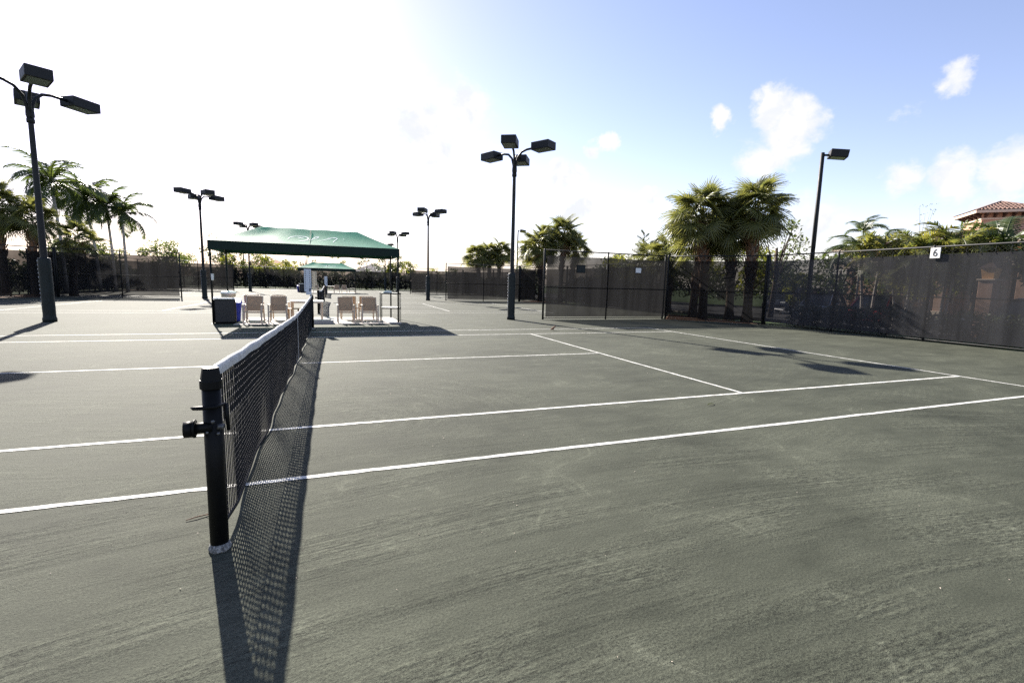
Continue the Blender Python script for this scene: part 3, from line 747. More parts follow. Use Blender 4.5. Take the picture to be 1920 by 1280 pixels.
# tables
def make_table():
    t=thing('patio_table','x','table',(0,0,.013),0,'white patio tables under the canopies')
    MB().cbox(-.56,.56,-.40,.40,.70,.735,.01).build('tabletop',M['white'],t)
    MB().box(-.52,.52,-.36,.36,.655,.699).build('apron',M['frame'],t)
    for sx in (-1,1):
        for sy in (-1,1): MB().box(sx*.50-.028,sx*.50+.028,sy*.34-.028,sy*.34+.028,0,.654).build('table_leg',M['frame'],t)
    return t
TB=make_table(); TB.location=(-.29,15.0,.013); TB['label']='white patio table between the chairs under the near canopy'
dupt(TB,(.15,53.8,.013),0,'distant white patio table under the far canopy')
def side_table(label,loc):
    t=thing('side_table',label,'table',loc,0,'small wooden side tables')
    tp=MB()
    for k in range(4): tp.box(-.20,.20,-.2+k*.102,-.2+k*.102+.092,.46,.48)
    tp.build('tabletop',M['wood'],t)
    for sx in (-1,1):
        for sy in (-1,1): MB().box(sx*.17-.018,sx*.17+.018,sy*.17-.018,sy*.17+.018,0,.459).build('table_leg',M['wood'],t)
side_table('small wooden side table between the two right chair pairs',(1.47,14.85,.013))
side_table('small wooden side table between second left chair and white table',(-.72,14.45,.013))
# wire rack
def make_rack():
    t=thing('shelf_rack','x','rack',(0,0,.013),0,'two-tier racks under the canopies')
    for z,nm in ((.52,'shelf'),(1.06,'shelf')):
        MB().cbox(-.33,.33,-.42,.42,z,z+.022,.004).build(nm,M['white'],t)
        [MB().bar((-.345,yy,z+.005),(.345,yy,z+.005),.018,.05).build('shelf_edge',M['blackm'],t) for yy in (-.43,.43)]
    for sx in (-1,1):
        for y in (-.41,-.14,.14,.41):
            MB().tube([(sx*.338,y,0),(sx*.338,y,1.09)],.009,6).build('upright',M['blackm'],t,True)
    return t
RK=make_rack(); RK.location=(2.63,14.42,.013); RK['label']='two-tier wire rack with white shelves at right end of near canopy'
dupt(RK,(2.65,53.3,.013),0,'distant two-tier rack with white shelves under the far canopy')
b=MB(); b.cbox(-.16,.16,-.12,.12,0,.05,.02); b.cbox(-.10,.14,-.10,.10,.05,.085,.018)
tag(b.build('folded_towel',M['towel'],loc=(2.52,14.3,1.096)),'folded white towel on the top shelf of near rack','towel')
b=MB(); b.tube([(.20*cos(a)*.6,.20*sin(a)*.75,.02+.05*sin(a*2)**2) for a in [i*.45 for i in range(15)]],.016,6)
tag(b.build('coiled_strap',M['black'],loc=(2.80,14.35,1.096)),'black coiled strap on the top shelf of near rack','strap')
# bins
def bin_black(label,loc,sc_=1):
    t=thing('trash_bin',label,'trash bin',loc,.15,'black bins under the canopies')
    MB().cbox(-.32*sc_,.32*sc_,-.28*sc_,.28*sc_,0,.80*sc_,.05).build('bin_body',M['binb'],t)
    rm_=MB(); 
    for a in ((-.33,-.29,.33,-.25),(-.33,.25,.33,.29),(-.33,-.249,-.29,.249),(.29,-.249,.33,.249)): rm_.box(a[0]*sc_,a[2]*sc_,a[1]*sc_,a[3]*sc_,.801*sc_,.835*sc_)
    rm_.build('bin_rim',M['white'],t)
    return t
bin_black('black trash bin beside the left front leg of near canopy',(-2.78,14.25,.013))
bin_black('distant black trash bin left of the chairs under far canopy',(-2.55,52.9,.013),1.15)
def bin_blue(label,loc):
    t=thing('recycling_bin',label,'recycling bin',loc,.1,'blue recycling bins')
    b=MB(); b.hexa([(-.19,-.16,0),(.19,-.16,0),(.19,.16,0),(-.19,.16,0),(-.24,-.2,.60),(.24,-.2,.60),(.24,.2,.60),(-.24,.2,.60)]); b.build('bin_body',M['blue'],t)
    b=MB(); b.hexa([(-.26,-.22,.605),(.26,-.22,.605),(.26,.22,.605),(-.26,.22,.605),(-.22,-.18,.66),(.22,-.18,.66),(.22,.18,.78),(-.22,.18,.78)]); b.build('bin_lid',M['blue'],t)
bin_blue('blue recycling bin between black trash bin and chairs',(-2.66,15.0,.013))
bin_blue('distant blue recycling bin beside the far black bin',(-2.95,53.6,.013))
t=thing('drink_bin','tan bin with pale lid standing behind the black trash bin','bin',(-3.0,16.1,.013))
MB().lathe([(.20,0),(.215,.05),(.235,.90),(.24,.91)],18).build('bin_body',M['tan'],t,True); MB().lathe([(.255,.912),(.255,.96),(.22,1.0),(.06,1.02)],18).build('bin_lid',M['white'],t,True)
t=thing('cup_dispenser','small white cup dispenser fixed to left front canopy leg','dispenser',(-3.02,13.86,1.42))
MB().lathe([(.030,0),(.038,.03),(.042,.20),(.044,.21)],12).build('cup_tube',M['white'],t,True); MB().box(-.02,.02,.03,.046,.06,.15).build('bracket',M['black'],t)

# ------------------------------------------------------------------ vegetation
def fan_frond(seed, L=.95, rad=.85, n=30, droop=.4, mt=None, name='frond'):
    r_=random.Random(seed); b=MB()
    pet=[V((L*k/4,0,.10*sin(pi*k/5)-.04*(k/4)**2)) for k in range(5)]
    b.tube(pet,[.022,.018,.015,.013,.012],4,False)
    c=pet[-1]; b_tilt=-.35-droop*.5
    for i in range(n):
        a=(i/(n-1)-.5)*2*R(140); ln=rad*(1-.25*abs(a)/R(140))*r_.uniform(.88,1.06)
        d=V((cos(a),sin(a),0)); fold=.22*(1-abs(cos(a)))
        sd_=V((-sin(a),cos(a),0)); wd=.032
        prev=None; base=len(b.v); m_=4
        for k in range(m_+1):
            q=k/m_; p=c+d*ln*q*(1-.12*q*droop)+V((0,0,fold*q*.5+b_tilt*cos(a)*ln*q*.35-droop*ln*(q**2.2)*r_.uniform(.5,.8)))
            w_=wd*(.55 if k==0 else (1-q)**.6+.05)
            tw=V((0,0,.012*((i%2)*2-1)))
            b.v.append(tuple(p+sd_*w_+tw)); b.v.append(tuple(p-sd_*w_-tw))
        for k in range(m_): a_=base+2*k; b.f.append((a_,a_+1,a_+3,a_+2))
    return b.mesh(name,mt or M['palmg'])
FAN=[fan_frond(1,1.0,.92,38,.35),fan_frond(2,1.15,.86,36,.6),fan_frond(3,.85,.98,40,.85)]
FAND=[fan_frond(4,.75,.8,22,1.1,M['deadp'],'dead_frond')]
def boots(b, h0,h1,rad,n,seed):
    r_=random.Random(seed)
    for i in range(n):
        q=i/n; z=h0+(h1-h0)*q; a=i*2.399; d=V((cos(a),sin(a),0)); s_=V((-sin(a),cos(a),0)); rr_=rad*(1+.15*q)
        o=d*rr_*.9+V((0,0,z)); tip=d*(rr_*1.45+r_.uniform(0,.05))+V((0,0,z+.26+r_.uniform(-.05,.06))); wd=.075
        b.hexa([o-s_*wd,o+s_*wd,o+s_*wd+d*.05-V((0,0,.05)),o-s_*wd+d*.05-V((0,0,.05)),tip-s_*wd*.5-d*.03,tip+s_*wd*.5-d*.03,tip+s_*wd*.45+d*.01,tip-s_*wd*.45+d*.01])
def sabal(label, loc, h, seed, nf=46, scale=1.0, lean=(0,0), bootfrac=.5, group='sabal palms round the courts', dead=4):
    r_=random.Random(seed); t=thing('sabal_palm',label,'palm tree',(loc[0],loc[1],-.03),0,group)
    pts=[];rd=[]
    for k in range(9):
        q=k/8; pts.append(V((lean[0]*q*q,lean[1]*q*q,h*q))); rd.append((.21 if k else .27)*(1-.15*q+.05*sin(q*9+seed)))
    MB().tube(pts,rd,14).build('trunk',M['trunk'],t,True)
    b=MB(); boots(b,h*(1-bootfrac),h*.98,.19,int(h*bootfrac*16),seed)
    for i,v in enumerate(b.v): q=max(0,min(1,v[2]/h)); b.v[i]=(v[0]+lean[0]*q*q,v[1]+lean[1]*q*q,v[2])
    o=b.build('leaf_bases',M['boot'],t); o['kind']='stuff'
    top=pts[-1]
    for i in range(nf):
        q=(i+.5)/nf; el=math.asin(max(-1,min(1,1-1.60*q)))+r_.uniform(-.16,.16); az=i*2.399+r_.uniform(-.25,.25)
        f_=link('frond',r_.choice(FAN),t); f_.location=top+V((0,0,.05+.45*(1-q)))
        f_.rotation_mode='QUATERNION'
        f_.rotation_quaternion=Quaternion((0,0,1),az)@Quaternion((0,1,0),-el)@Quaternion((1,0,0),r_.uniform(-.85,.85))
        s_=scale*r_.uniform(.74,1.06)*(.86+.22*q); f_.scale=(s_,s_,s_)
    for i in range(dead):
        f_=link('dead_frond',FAND[0],t); f_.location=top-V((0,0,.1)); f_.rotation_mode='QUATERNION'
        f_.rotation_quaternion=Quaternion((0,0,1),r_.uniform(0,6.28))@Quaternion((0,1,0),R(r_.uniform(50,78))); f_.scale=(scale*.85,)*3
    return t
def feather_frond(seed, L=2.4, n=34, leaf=.48, arch=1.0, hang=.5, mt=None, plume=.15, name='frond'):
    r_=random.Random(seed); b=MB(); pts=[]; ang=R(8); p=V((0,0,0)); K=14
    for k in range(K+1):
        pts.append(p.copy()); p=p+V((cos(ang),0,sin(ang)))*L/K; ang-=R(8.2*arch)*(.4+1.3*k/K)
    b.tube(pts,[.026*(1-.8*k/K)+.004 for k in range(K+1)],4,False)
    for i in range(n):
        q=.12+.88*i/n; x=q*K; k=min(int(x),K-1); c=pts[k].lerp(pts[k+1],x-k); d=(pts[k+1]-pts[k]).normalized(); up_=V((0,1,0)).cross(d)*-1
        ln=leaf*(sin(pi*min(1,q*.88+.12))**.6+.15)
        for sg in (-1,1):
            lat=V((0,sg,0)); dr=(d*.55+lat*.8+V((0,0,1))*r_.uniform(-plume,plume*2)).normalized(); base=len(b.v); w_=.034
            for kk in range(4):
                s_=kk/3; pp=c+dr*ln*s_+V((0,0,-hang*ln*s_*s_*r_.uniform(.8,1.2))); ww=w_*(1-s_)**.5+.002
                b.v.append(tuple(pp+d*ww)); b.v.append(tuple(pp-d*ww))
            for kk in range(3): a=base+2*kk; b.f.append((a,a+1,a+3,a+2))
    return b.mesh(name,mt or M['palmd'])
FEA=[feather_frond(11,2.6,36,.55,1.0,.6),feather_frond(12,2.3,34,.5,1.25,.8),feather_frond(13,2.7,38,.5,.8,.5)]
ARE=[feather_frond(21,2.0,40,.42,1.05,.35,M['palmy'],.5),feather_frond(22,1.8,38,.45,1.35,.45,M['palmy'],.5)]
def feather_palm(label, loc, h, seed, nf=16, scale=1, lean=(0,0), wind=(0,0), meshes=None, trunk_r=.12, stems=1, tm=None, group='feather palms behind the fences', name='feather_palm', elr=(75,-35)):
    r_=random.Random(seed); t=thing(name,label,'palm tree',(loc[0],loc[1],-.03),0,group); meshes=meshes or FEA
    for s in range(stems):
        o_=V((0,0,0)) if stems==1 else V((cos(s*2.4)*.25,sin(s*2.4)*.25,0)); ln=V((lean[0],lean[1],0)) if stems==1 else V((cos(s*2.4),sin(s*2.4),0))*.25*h*.3
        hh=h*(1 if s==0 else r_.uniform(.6,.95))
        pts=[o_+ln*(k/6)**2+V((0,0,hh*k/6)) for k in range(7)]; rd=[trunk_r*(1.35 if k==0 else 1-.25*k/6) for k in range(7)]
        MB().tube(pts,rd,10).build('trunk',tm or M['gtrunk'],t,True)
        cs_=MB(); cs_.tube([pts[-1]-V((0,0,.02)),pts[-1]+V((0,0,.5*scale)),pts[-1]+V((0,0,.9*scale))],[trunk_r*.85,trunk_r*.7,trunk_r*.25],8); cs_.build('crownshaft',meshes[0].materials[0],t,True)
        top=pts[-1]+V((0,0,.75*scale))
        for i in range(nf):
            q=(i+.5)/nf; el=R(elr[0])-R(elr[0]-elr[1])*q+r_.uniform(-.15,.15); az=i*2.399+r_.uniform(-.3,.3)
            d=V((cos(az),sin(az),0))+V((*wind,0)); az=math.atan2(d.y,d.x)
            f_=link('frond',r_.choice(meshes),t); f_.location=top; f_.rotation_mode='QUATERNION'
            f_.rotation_quaternion=Quaternion((0,0,1),az)@Quaternion((0,1,0),-el)@Quaternion((1,0,0),r_.uniform(-.5,.5)); s_=scale*r_.uniform(.8,1.1); f_.scale=(s_,)*3
    return t
def leaves(b, c, rad, n, size, r_, flat=1.0):
    for _ in range(n):
        while True:
            v=V((r_.uniform(-1,1),r_.uniform(-1,1),r_.uniform(-1,1)))
            if .25<v.length<=1: break
        p=V(c)+V((v.x*rad[0],v.y*rad[1],v.z*rad[2])); a=V((r_.gauss(0,1),r_.gauss(0,1),r_.gauss(0,1)*flat)).normalized(); q=a.cross(V((r_.gauss(0,1),r_.gauss(0,1),r_.gauss(0,1)))).normalized()
        s_=size*r_.uniform(.6,1.3); base=len(b.v)
        b.v+= [tuple(p-a*s_),tuple(p+q*s_*.38),tuple(p+a*s_),tuple(p-q*s_*.38)]; b.f.append((base,base+1,base+2,base+3))
def tree(label, loc, h, cr, seed, lm, name='leafy_tree', cat='tree', clumps=22, per=60, size=.13, base=.35, group=None, thin=1.0, trunk=.13):
    r_=random.Random(seed); t=thing(name,label,cat,(loc[0],loc[1],-.03),0,group); tb=MB(); cb=MB()
    hz=h*base; tb.tube([(0,0,0),(r_.uniform(-.1,.1),r_.uniform(-.1,.1),hz),(r_.uniform(-.25,.25),r_.uniform(-.2,.2),h*.7)],[trunk*1.2,trunk,trunk*.5],8)
    for i in range(clumps):
        a=r_.uniform(0,6.28); zz=r_.uniform(0,1); rr_=cr*math.sqrt(max(0.05,1-(2*zz-1)**2*.8))*r_.uniform(.35,1.0)
        c=V((cos(a)*rr_,sin(a)*rr_,hz+(h-hz)*(.05+.9*zz)))
        if i%2==0: s0=V((0,0,hz*r_.uniform(.8,1.3))); tb.tube([s0,s0.lerp(c,.5)+V((0,0,.1)),c],[trunk*.4,trunk*.25,trunk*.08],5)
        s_=cr*r_.uniform(.22,.42); leaves(cb,c,(s_,s_,s_*.75),int(per*thin),size,r_)
    tb.build('trunk',M['bark'],t,True); cb.build('crown',lm,t)
    return t
def pine(label,loc,h,seed):
    r_=random.Random(seed); t=thing('pine_tree',label,'tree',(loc[0],loc[1],-.03)); b=MB(); tb=MB(); tb.tube([(0,0,0),(0,0,h)],[.14,.03],8)
    for k in range(26):
        q=k/26; z=h*(.3+.7*q); L=(1-q)*1.5+.3; a=k*2.4; d=V((cos(a),sin(a),.55)).normalized(); tip=V((0,0,z))+d*L
        tb.tube([(0,0,z),tip],[.03,.01],4)
        for j in range(4):
            c=V((0,0,z)).lerp(tip,.35+.2*j+.05)
            for _ in range(26):
                v=(d*.7+V((r_.gauss(0,.6),r_.gauss(0,.6),r_.gauss(.3,.5)))).normalized(); s_=v.cross(V((0,0,1))).normalized()*.012; ln=.28; base=len(b.v)
                b.v+=[tuple(c-s_),tuple(c+s_),tuple(c+v*ln)]; b.f.append((base,base+1,base+2))
    tb.build('trunk',M['bark'],t,True); b.build('needles',M['leafd'],t)

# right cluster in the corner notch
sabal('big sabal palm with red-brown trunk, left one of the cluster by the fence',(18.15,15.0),4.8,31,56,1.13,(-.35,.1),.62)
sabal('shorter sabal palm tucked behind the big left palm of the cluster',(18.5,16.1),3.8,32,30,1.0,(.45,0),.6)
sabal('big sabal palm with a rough brown trunk, right one of the cluster',(19.35,13.35),4.9,33,52,1.03,(-.05,.0),.6)
sabal('sabal palm with drooping dark crown between the two big palms',(19.6,14.7),4.2,34,42,1.0,(-.2,.1),.5)
sabal('low yellowish sabal palm left of the big cluster, beyond the divider',(20.2,20.2),3.1,35,38,1.05,(-.1,0),.6)
sabal('small sabal palm rising between low palm and the pine',(20.3,22.3),3.2,36,36,1.0,(0,0),.6)
pine('feathery pine tree left of the big palm cluster',(24.0,28.3),5.9,5)
tree('small leafy tree left of the pine, above the divider rail',(24.5,33.0),4.4,1.5,41,M['leafyel'],clumps=18,per=60)
tree('slender airy tree peeking out right of the big palm trunks',(24,16.0),5.6,1.5,42,M['leafm'],clumps=16,per=36,size=.11,thin=.8)
tree('low bright bush behind the palm trunks, over the fence rail',(24.5,18.2),4.6,1.6,43,M['leafyel'],'bush','bush',20,60)
# middle groups
sabal('left sabal palm of the middle group behind the near divider',(17.8,34.4),4.4,51,44,1.15,(-.3,0),.5)
sabal('tallest sabal palm of the middle group, above the near divider',(19.7,34.3),5.6,52,48,1.2,(.2,0),.5)
sabal('right sabal palm of the middle group with a drooping crown',(20.9,34.8),4.6,53,30,1.05,(.5,0),.5)
sabal('back sabal palm in the gap of the middle group',(18.8,36.2),5.2,54,40,1.1,(0,0),.5)
sabal('left palm of the far trio, over the second divider fence',(17.9,53.6),4.5,55,40,1.25,(-.3,0),.5)
sabal('middle palm of the far trio, over the second divider fence',(19.3,54.0),4.9,56,40,1.2,(0,0),.5)
sabal('right palm of the far trio, nearest the big light pole',(20.5,53.9),5.1,57,44,1.3,(.3,0),.5)
tree('bushy tree right of the big light pole, left of middle palms',(22.6,48.0),4.4,1.9,58,M['leafm'],clumps=22,per=60)
# left groups
sabal('dark sabal palm at left picture edge behind the angled fence',(-18.6,35.0),5.1,61,40,1.1,(0,0),.5)
sabal('sabal palm with broad dark crown left of the near light pole',(-17.0,34.7),4.5,62,36,.95,(.15,0),.6)
sabal('sabal palm half hidden behind the near left light pole',(-15.9,36.6),3.5,63,30,.9,(.5,0),.5)
feather_palm('tall feather palm directly behind the near left light pole',(-18.3,41.5),7.2,71,22,1.25,(-.3,0),(-.5,.0))
feather_palm('wind-swept feather palm, leftmost of the slim pale-trunked trio',(-17.9,46.0),6.6,72,24,1.35,(-.5,0),(-.55,0))
feather_palm('middle feather palm of the slim pale-trunked trio',(-17.2,47.0),6.4,73,18,1.15,(-.2,0),(-.3,0))
feather_palm('rightmost feather palm of the slim trio with two drooping fronds',(-16.2,46.6),5.8,74,15,1.1,(-.05,0),(.15,0))
LT=[('low round shrub below the feather palm trunks',(-19.6,52),4.2,1.9,'leafm'),('bushy tree right of the feather palm trio',(-17.2,60),5.4,2.3,'leafm'),('low tree left of the feather palm trio over the fence',(-21,50),4.4,2.0,'leafd'),
 ('small rounded shrub between trio and distant light pole',(-13.5,76),4.6,1.8,'leafyel'),('tree beside the near canopy\'s left corner with a dark crown',(-15.6,81),8.6,2.6,'leafd'),('second airy tree poking above the canopy\'s left slope',(-13.0,83),8.0,2.2,'leafm'),
 ('sunlit yellow bush beneath the near canopy, left part',(-9.2,78),5.0,2.2,'leafyel'),('thin tree seen under the canopy near its left legs',(-11.2,77),5.8,1.6,'leafm'),('thin tall tree under the middle of the near canopy',(-3.6,79),6.6,1.6,'leafd'),
 ('sparse tree seen above the far canopy ridge',(1.0,80),5.6,1.5,'leafm'),('airy tree left of the grey hipped roof',(5.6,77),5.5,1.4,'leafd'),('broad dark tree at the near canopy\'s right rear leg',(9.4,80),7.0,2.6,'leafd'),
 ('bright yellow-green bush right of the canopy\'s rear leg',(12.6,81),5.0,2.0,'leafyel'),('yellow-green bush between canopy and thin light pole',(16.5,79),4.3,1.8,'leafyel'),('low green bush behind the thin light pole',(20.0,78),4.0,1.8,'leafm'),
 ('pale shrub beneath the left canopy slope',(-6.3,79.5),4.4,1.7,'leafyel'),('low dark tree far left behind the dark angled fence',(-24,40),5.2,2.2,'leafd'),('distant round tree left of the distant light pole',(-20.5,78),4.8,2.3,'leafm'),('small dark tree beyond the left fence corner',(-26,58),5.0,2.4,'leafd'),
 ('small sunlit bush in front of the far grey roof',(9.9,78.5),4.2,1.3,'leafyel')]
for i,(lb,(x,y),h,cr,lm) in enumerate(LT):
    sp='thin' in lb or 'airy' in lb or 'sparse' in lb
    tree(lb,(x,y),h,cr,100+i,M[lm],'bush' if ('bush' in lb or 'shrub' in lb) else 'leafy_tree','bush' if ('bush' in lb or 'shrub' in lb) else 'tree',16 if sp else 26,34 if sp else 75,.16,.3,'trees beyond the end fence')
def hedge(label,x0,x1,y0,y1,h,n,size,seed,lm,holes=.0):
    r_=random.Random(seed); b=MB()
    t=thing('hedge',label,'hedge',((x0+x1)/2,(y0+y1)/2,-.03))
    cx,cy=(x0+x1)/2,(y0+y1)/2
    for _ in range(n):
        x=r_.uniform(x0,x1); y=r_.uniform(y0,y1); hh=h*(.82+.25*mnoise.noise(V((x*.7,y*.7,seed)))); z=r_.uniform(.05,1)**.8*hh
        leaves(b,(x-cx,y-cy,z),(.16,.16,.12),5,size,r_)
    b.build('foliage',lm,t)
    s=MB()
    for k in range(int(max(x1-x0,y1-y0)/1.0)):
        q=(k+.5)/int(max(x1-x0,y1-y0)/1.0); x=(x0+(x1-x0)*q if x1-x0>y1-y0 else cx)-cx; y=(y0+(y1-y0)*q if y1-y0>x1-x0 else cy)-cy
        s.tube([(x,y,0),(x+.1,y,h*.7)],[.04,.02],5)
    s.build('stems',M['bark'],t)
hedge('long dark hedge pressed against the end fence behind far canopy',-18,18,74.0,75.2,3.0,5200,.15,9,M['leafd'])
hedge('low dark hedge behind the long fence, left of number 6 sign',19.3,20.3,3.5,11.3,1.15,1500,.07,10,M['leafd'])
hedge('dark hedge behind the fence along the second court',19.3,20.4,22,33,2.6,2200,.11,11,M['leafd'])
hedge('dense dark hedge behind the left fence under the feather palms',-20.2,-19.1,36,72,2.7,3600,.14,12,M['leafd'])
hedge('dark hedge behind the third court fence',19.3,20.4,40,72,2.6,3200,.14,13,M['leafd'])

# ------------------------------------------------------------------ yellow palms and shrubs before the buildings
feather_palm('areca palm with curled-over fronds left of the yellow clump',(24.2,10.9),2.9,81,10,.95,meshes=[ARE[1],FEA[1]],trunk_r=.07,stems=2,group='palms by the parking lot',name='areca_palm',elr=(80,5))
feather_palm('golden areca palm clump left of number 6 sign',(24.4,9.6),2.45,82,13,1.05,meshes=ARE,trunk_r=.06,stems=3,group='palms by the parking lot',name='areca_palm',elr=(80,0))
feather_palm('golden areca palm with arching plumes behind number 6 sign',(24.6,8.4),2.45,83,13,1.05,meshes=ARE,trunk_r=.06,stems=3,group='palms by the parking lot',name='areca_palm',elr=(80,0))
feather_palm('green feather palm in front of the tower wall',(26.5,7.4),2.6,84,14,.9,meshes=[FEA[2],FEA[0]],trunk_r=.10,group='palms by the parking lot',name='feather_palm',elr=(75,0))
feather_palm('thin upright palm beside the low wing roof',(30.0,15.3),4.6,85,9,.6,meshes=FEA,trunk_r=.06,group='palms by the parking lot',name='feather_palm',elr=(85,20))
tree('feathery green shrub left of the tower, over the fence',(26.6,8.2),4.6,1.6,86,M['leafm'],'bush','bush',26,60,.12,group='shrubs by the parking lot')
tree('dark green shrub at the foot of the low wing roof',(29.0,12.6),3.5,1.4,87,M['leafm'],'bush','bush',24,60,.12,group='shrubs by the parking lot')
tree('olive shrub between the golden palms and the tower',(27.0,10.2),4.3,1.8,88,M['leafyel'],'bush','bush',24,60,.12,group='shrubs by the parking lot')
tree('low yellow bush right of the tall parking light pole',(25.4,15.6),2.5,.9,89,M['leafyel'],'bush','bush',20,50,.11,group='shrubs by the parking lot')
tree('dark shrub at the right picture edge over the fence',(26.3,5.6),4.0,1.5,90,M['leafd'],'bush','bush',22,60,.12,group='shrubs by the parking lot')
tree('bare thin twiggy tree left of the tower roof',(33,14.0),7.2,.9,91,M['leafm'],'leafy_tree','tree',10,8,.06,.5,thin=.7,trunk=.04)
tree('dark tree seen through the fence behind the silver car',(30.5,21.0),4.8,2.4,92,M['leafd'],'leafy_tree','tree',30,70,.14,.2)
for i,(x,y,h) in enumerate(((31.5,36,4.6),(34.2,33.6,5.2),(36.6,31.5,4.8),(38.8,28.9,5.0),(29.5,40,4.8),(33,44,5.0))):
    tree(('round','broad','bushy','spreading','dense','shaded')[i]+' dark tree across the parking lot seen between the palm trunks, number '.replace(', number ','')+(' at left',' left of middle',' in the middle',' at right',' far left',' farthest back')[i],(x,y),h,2.6,300+i,M['leafd'],'leafy_tree','tree',30,75,.17,.12,group='trees across the parking lot')
tree('dark tree seen through the fence left of the brown columns',(31.5,17.5),4.2,2.2,93,M['leafd'],'leafy_tree','tree',30,70,.14,.2)

# ------------------------------------------------------------------ buildings
def tiled_slope(b, e0,e1,t0,t1, sp=.26, rad=.10):
    # barrel tiles running up a (possibly hipped) slope: eave e0->e1, top t0->t1
    e0,e1,t0,t1=map(V,(e0,e1,t0,t1)); ed=(e1-e0); L=ed.length; ed.normalize(); n=int(L/sp)
    upv=((t0+t1)/2-(e0+e1)/2); upv-=ed*upv.dot(ed); H=upv.length; upv.normalize(); nz=ed.cross(upv); 
    if nz.z<0: nz=-nz
    a0=(t0-e0).dot(ed); a1=L-(t1-e0).dot(ed)
    for i in range(n):
        x=(i+.5)*L/n; h=H
        if a0>1e-3: h=min(h,H*x/a0)
        if a1>1e-3: h=min(h,H*(L-x)/a1)
        if h<.15: continue
        k=max(1,int(h/.42))
        for j in range(k):
            y0=h*j/k; y1=h*(j+1)/k+.03
            base=len(b.v)
            for (yy,ra,lift) in ((y0,rad,.022),(y1,rad*.85,0)):
                for q in range(5):
                    t=pi*q/4; b.v.append(tuple(e0+ed*(x+cos(t)*ra)+upv*yy+nz*(sin(t)*ra*.8+lift)))
            for q in range(4): b.f.append((base+q,base+q+1,base+6+q,base+5+q))
def hip_roof(t, x0,x1,y0,y1,ze,zr,m,tilem,over=.6,tiles=True):
    X0,X1,Y0,Y1=x0-over,x1+over,y0-over,y1+over; w_,d_=X1-X0,Y1-Y0; ins=min(w_,d_)/2
    if w_>=d_: A,B=(X0+ins,(Y0+Y1)/2,zr),(X1-ins,(Y0+Y1)/2,zr)
    else: A,B=((X0+X1)/2,Y0+ins,zr),((X0+X1)/2,Y1-ins,zr)
    c=[(X0,Y0,ze),(X1,Y0,ze),(X1,Y1,ze),(X0,Y1,ze)]
    b=MB()
    if w_>=d_: fs=[(0,1,5,4),(1,2,5),(2,3,4,5),(3,0,4)]
    else: fs=[(0,1,4),(1,2,5,4),(2,3,5),(3,0,4,5)]
    b.add(c+[A,B],fs+[(3,2,1,0)]); ro=b.build('roof',tilem,t)
    if tiles:
        tb=MB()
        if w_>=d_: tiled_slope(tb,c[0],c[1],A,B); tiled_slope(tb,c[3],c[0],A,A); tiled_slope(tb,c[1],c[2],B,B)
        else: tiled_slope(tb,c[3],c[0],B,A); tiled_slope(tb,c[0],c[1],A,A); tiled_slope(tb,c[2],c[3],B,B)
        o=tb.build('roof_tiles',tilem,ro); o['kind']='stuff'
        hb=MB(); hb.tube([c[0],A],.09,6); hb.tube([c[1],B if w_>=d_ else A],.09,6); hb.tube([c[3],A if w_>=d_ else B],.09,6); hb.tube([A,B],.09,6); hb.build('ridge_tiles',tilem,ro,True)
    fa=MB(); z0,z1=ze-.22,ze-.004
    fa.box(X0-.02,X1+.02,Y0-.03,Y0+.05,z0,z1); fa.box(X0-.02,X1+.02,Y1-.05,Y1+.03,z0,z1); fa.box(X0-.03,X0+.05,Y0+.051,Y1-.051,z0,z1); fa.box(X1-.05,X1+.03,Y0+.051,Y1-.051,z0,z1)
    fa.build('fascia',m,t)
t=thing('tower','tan stucco tower with red tiled hip roof and dark eave brackets','building',(52.3,20.3,-.03),R(-46))
tx0,tx1,ty0,ty1=0,3.3,0,3.5; tz=8.55
MB().box(tx0,tx1,ty0,ty1,0,tz-.05).build('wall',M['stucco'],t)
fr=MB(); fr.box(tx0-.06,tx1+.06,ty0-.06,ty1+.06,tz-.62,tz-.50); fr.build('wall_band',M['trim'],t)
hip_roof(t,tx0,tx1,ty0,ty1,tz+.1,tz+1.05,M['trim'],M['tile'],.62)
for k in range(6):
    x=tx0+.2+k*(tx1-tx0-.4)/5; q=tz-.5
    MB().hexa([(x-.07,ty0-.5,q+.26),(x+.07,ty0-.5,q+.26),(x+.07,ty0-.003,q+.03),(x-.07,ty0-.003,q+.03),(x-.07,ty0-.5,q+.38),(x+.07,ty0-.5,q+.38),(x+.07,ty0-.003,q+.38),(x-.07,ty0-.003,q+.38)]).build('eave_bracket',M['darkbr'],t)
for k in range(5):
    y=ty0+.2+k*(ty1-ty0-.4)/4
    MB().hexa([(tx0-.5,y-.07,q+.26),(tx0-.003,y-.07,q+.03),(tx0-.003,y+.07,q+.03),(tx0-.5,y+.07,q+.26),(tx0-.5,y-.07,q+.38),(tx0-.003,y-.07,q+.38),(tx0-.003,y+.07,q+.38),(tx0-.5,y+.07,q+.38)]).build('eave_bracket',M['darkbr'],t)
t=thing('clubhouse','low tan clubhouse wing with tiled hip roof and a columned front','building',(0,0,-.03))
cx0,cx1,cy0,cy1=41.0,56,8.5,23.2
MB().box(cx0,cx1,cy0,cy1,0,4.95).build('wall',M['stucco'],t)
hip_roof(t,cx0,cx1,cy0,cy1,5.05,6.8,M['trim'],M['tile'],1.0)
for y in (9.5,11.5,13.5,15.5,17.5,19.5,21.5):
    c=MB(); c.cbox(38.4,38.9,y-.25,y+.25,.45,3.4,.02); co=c.build('column',M['stucco'],t); MB().cbox(38.3,39.0,y-.35,y+.35,0,.449,.02).build('column_base',M['trim'],co)
MB().box(38.3,40.99,8.6,23.0,3.402,3.9).build('porch_beam',M['trim'],t)
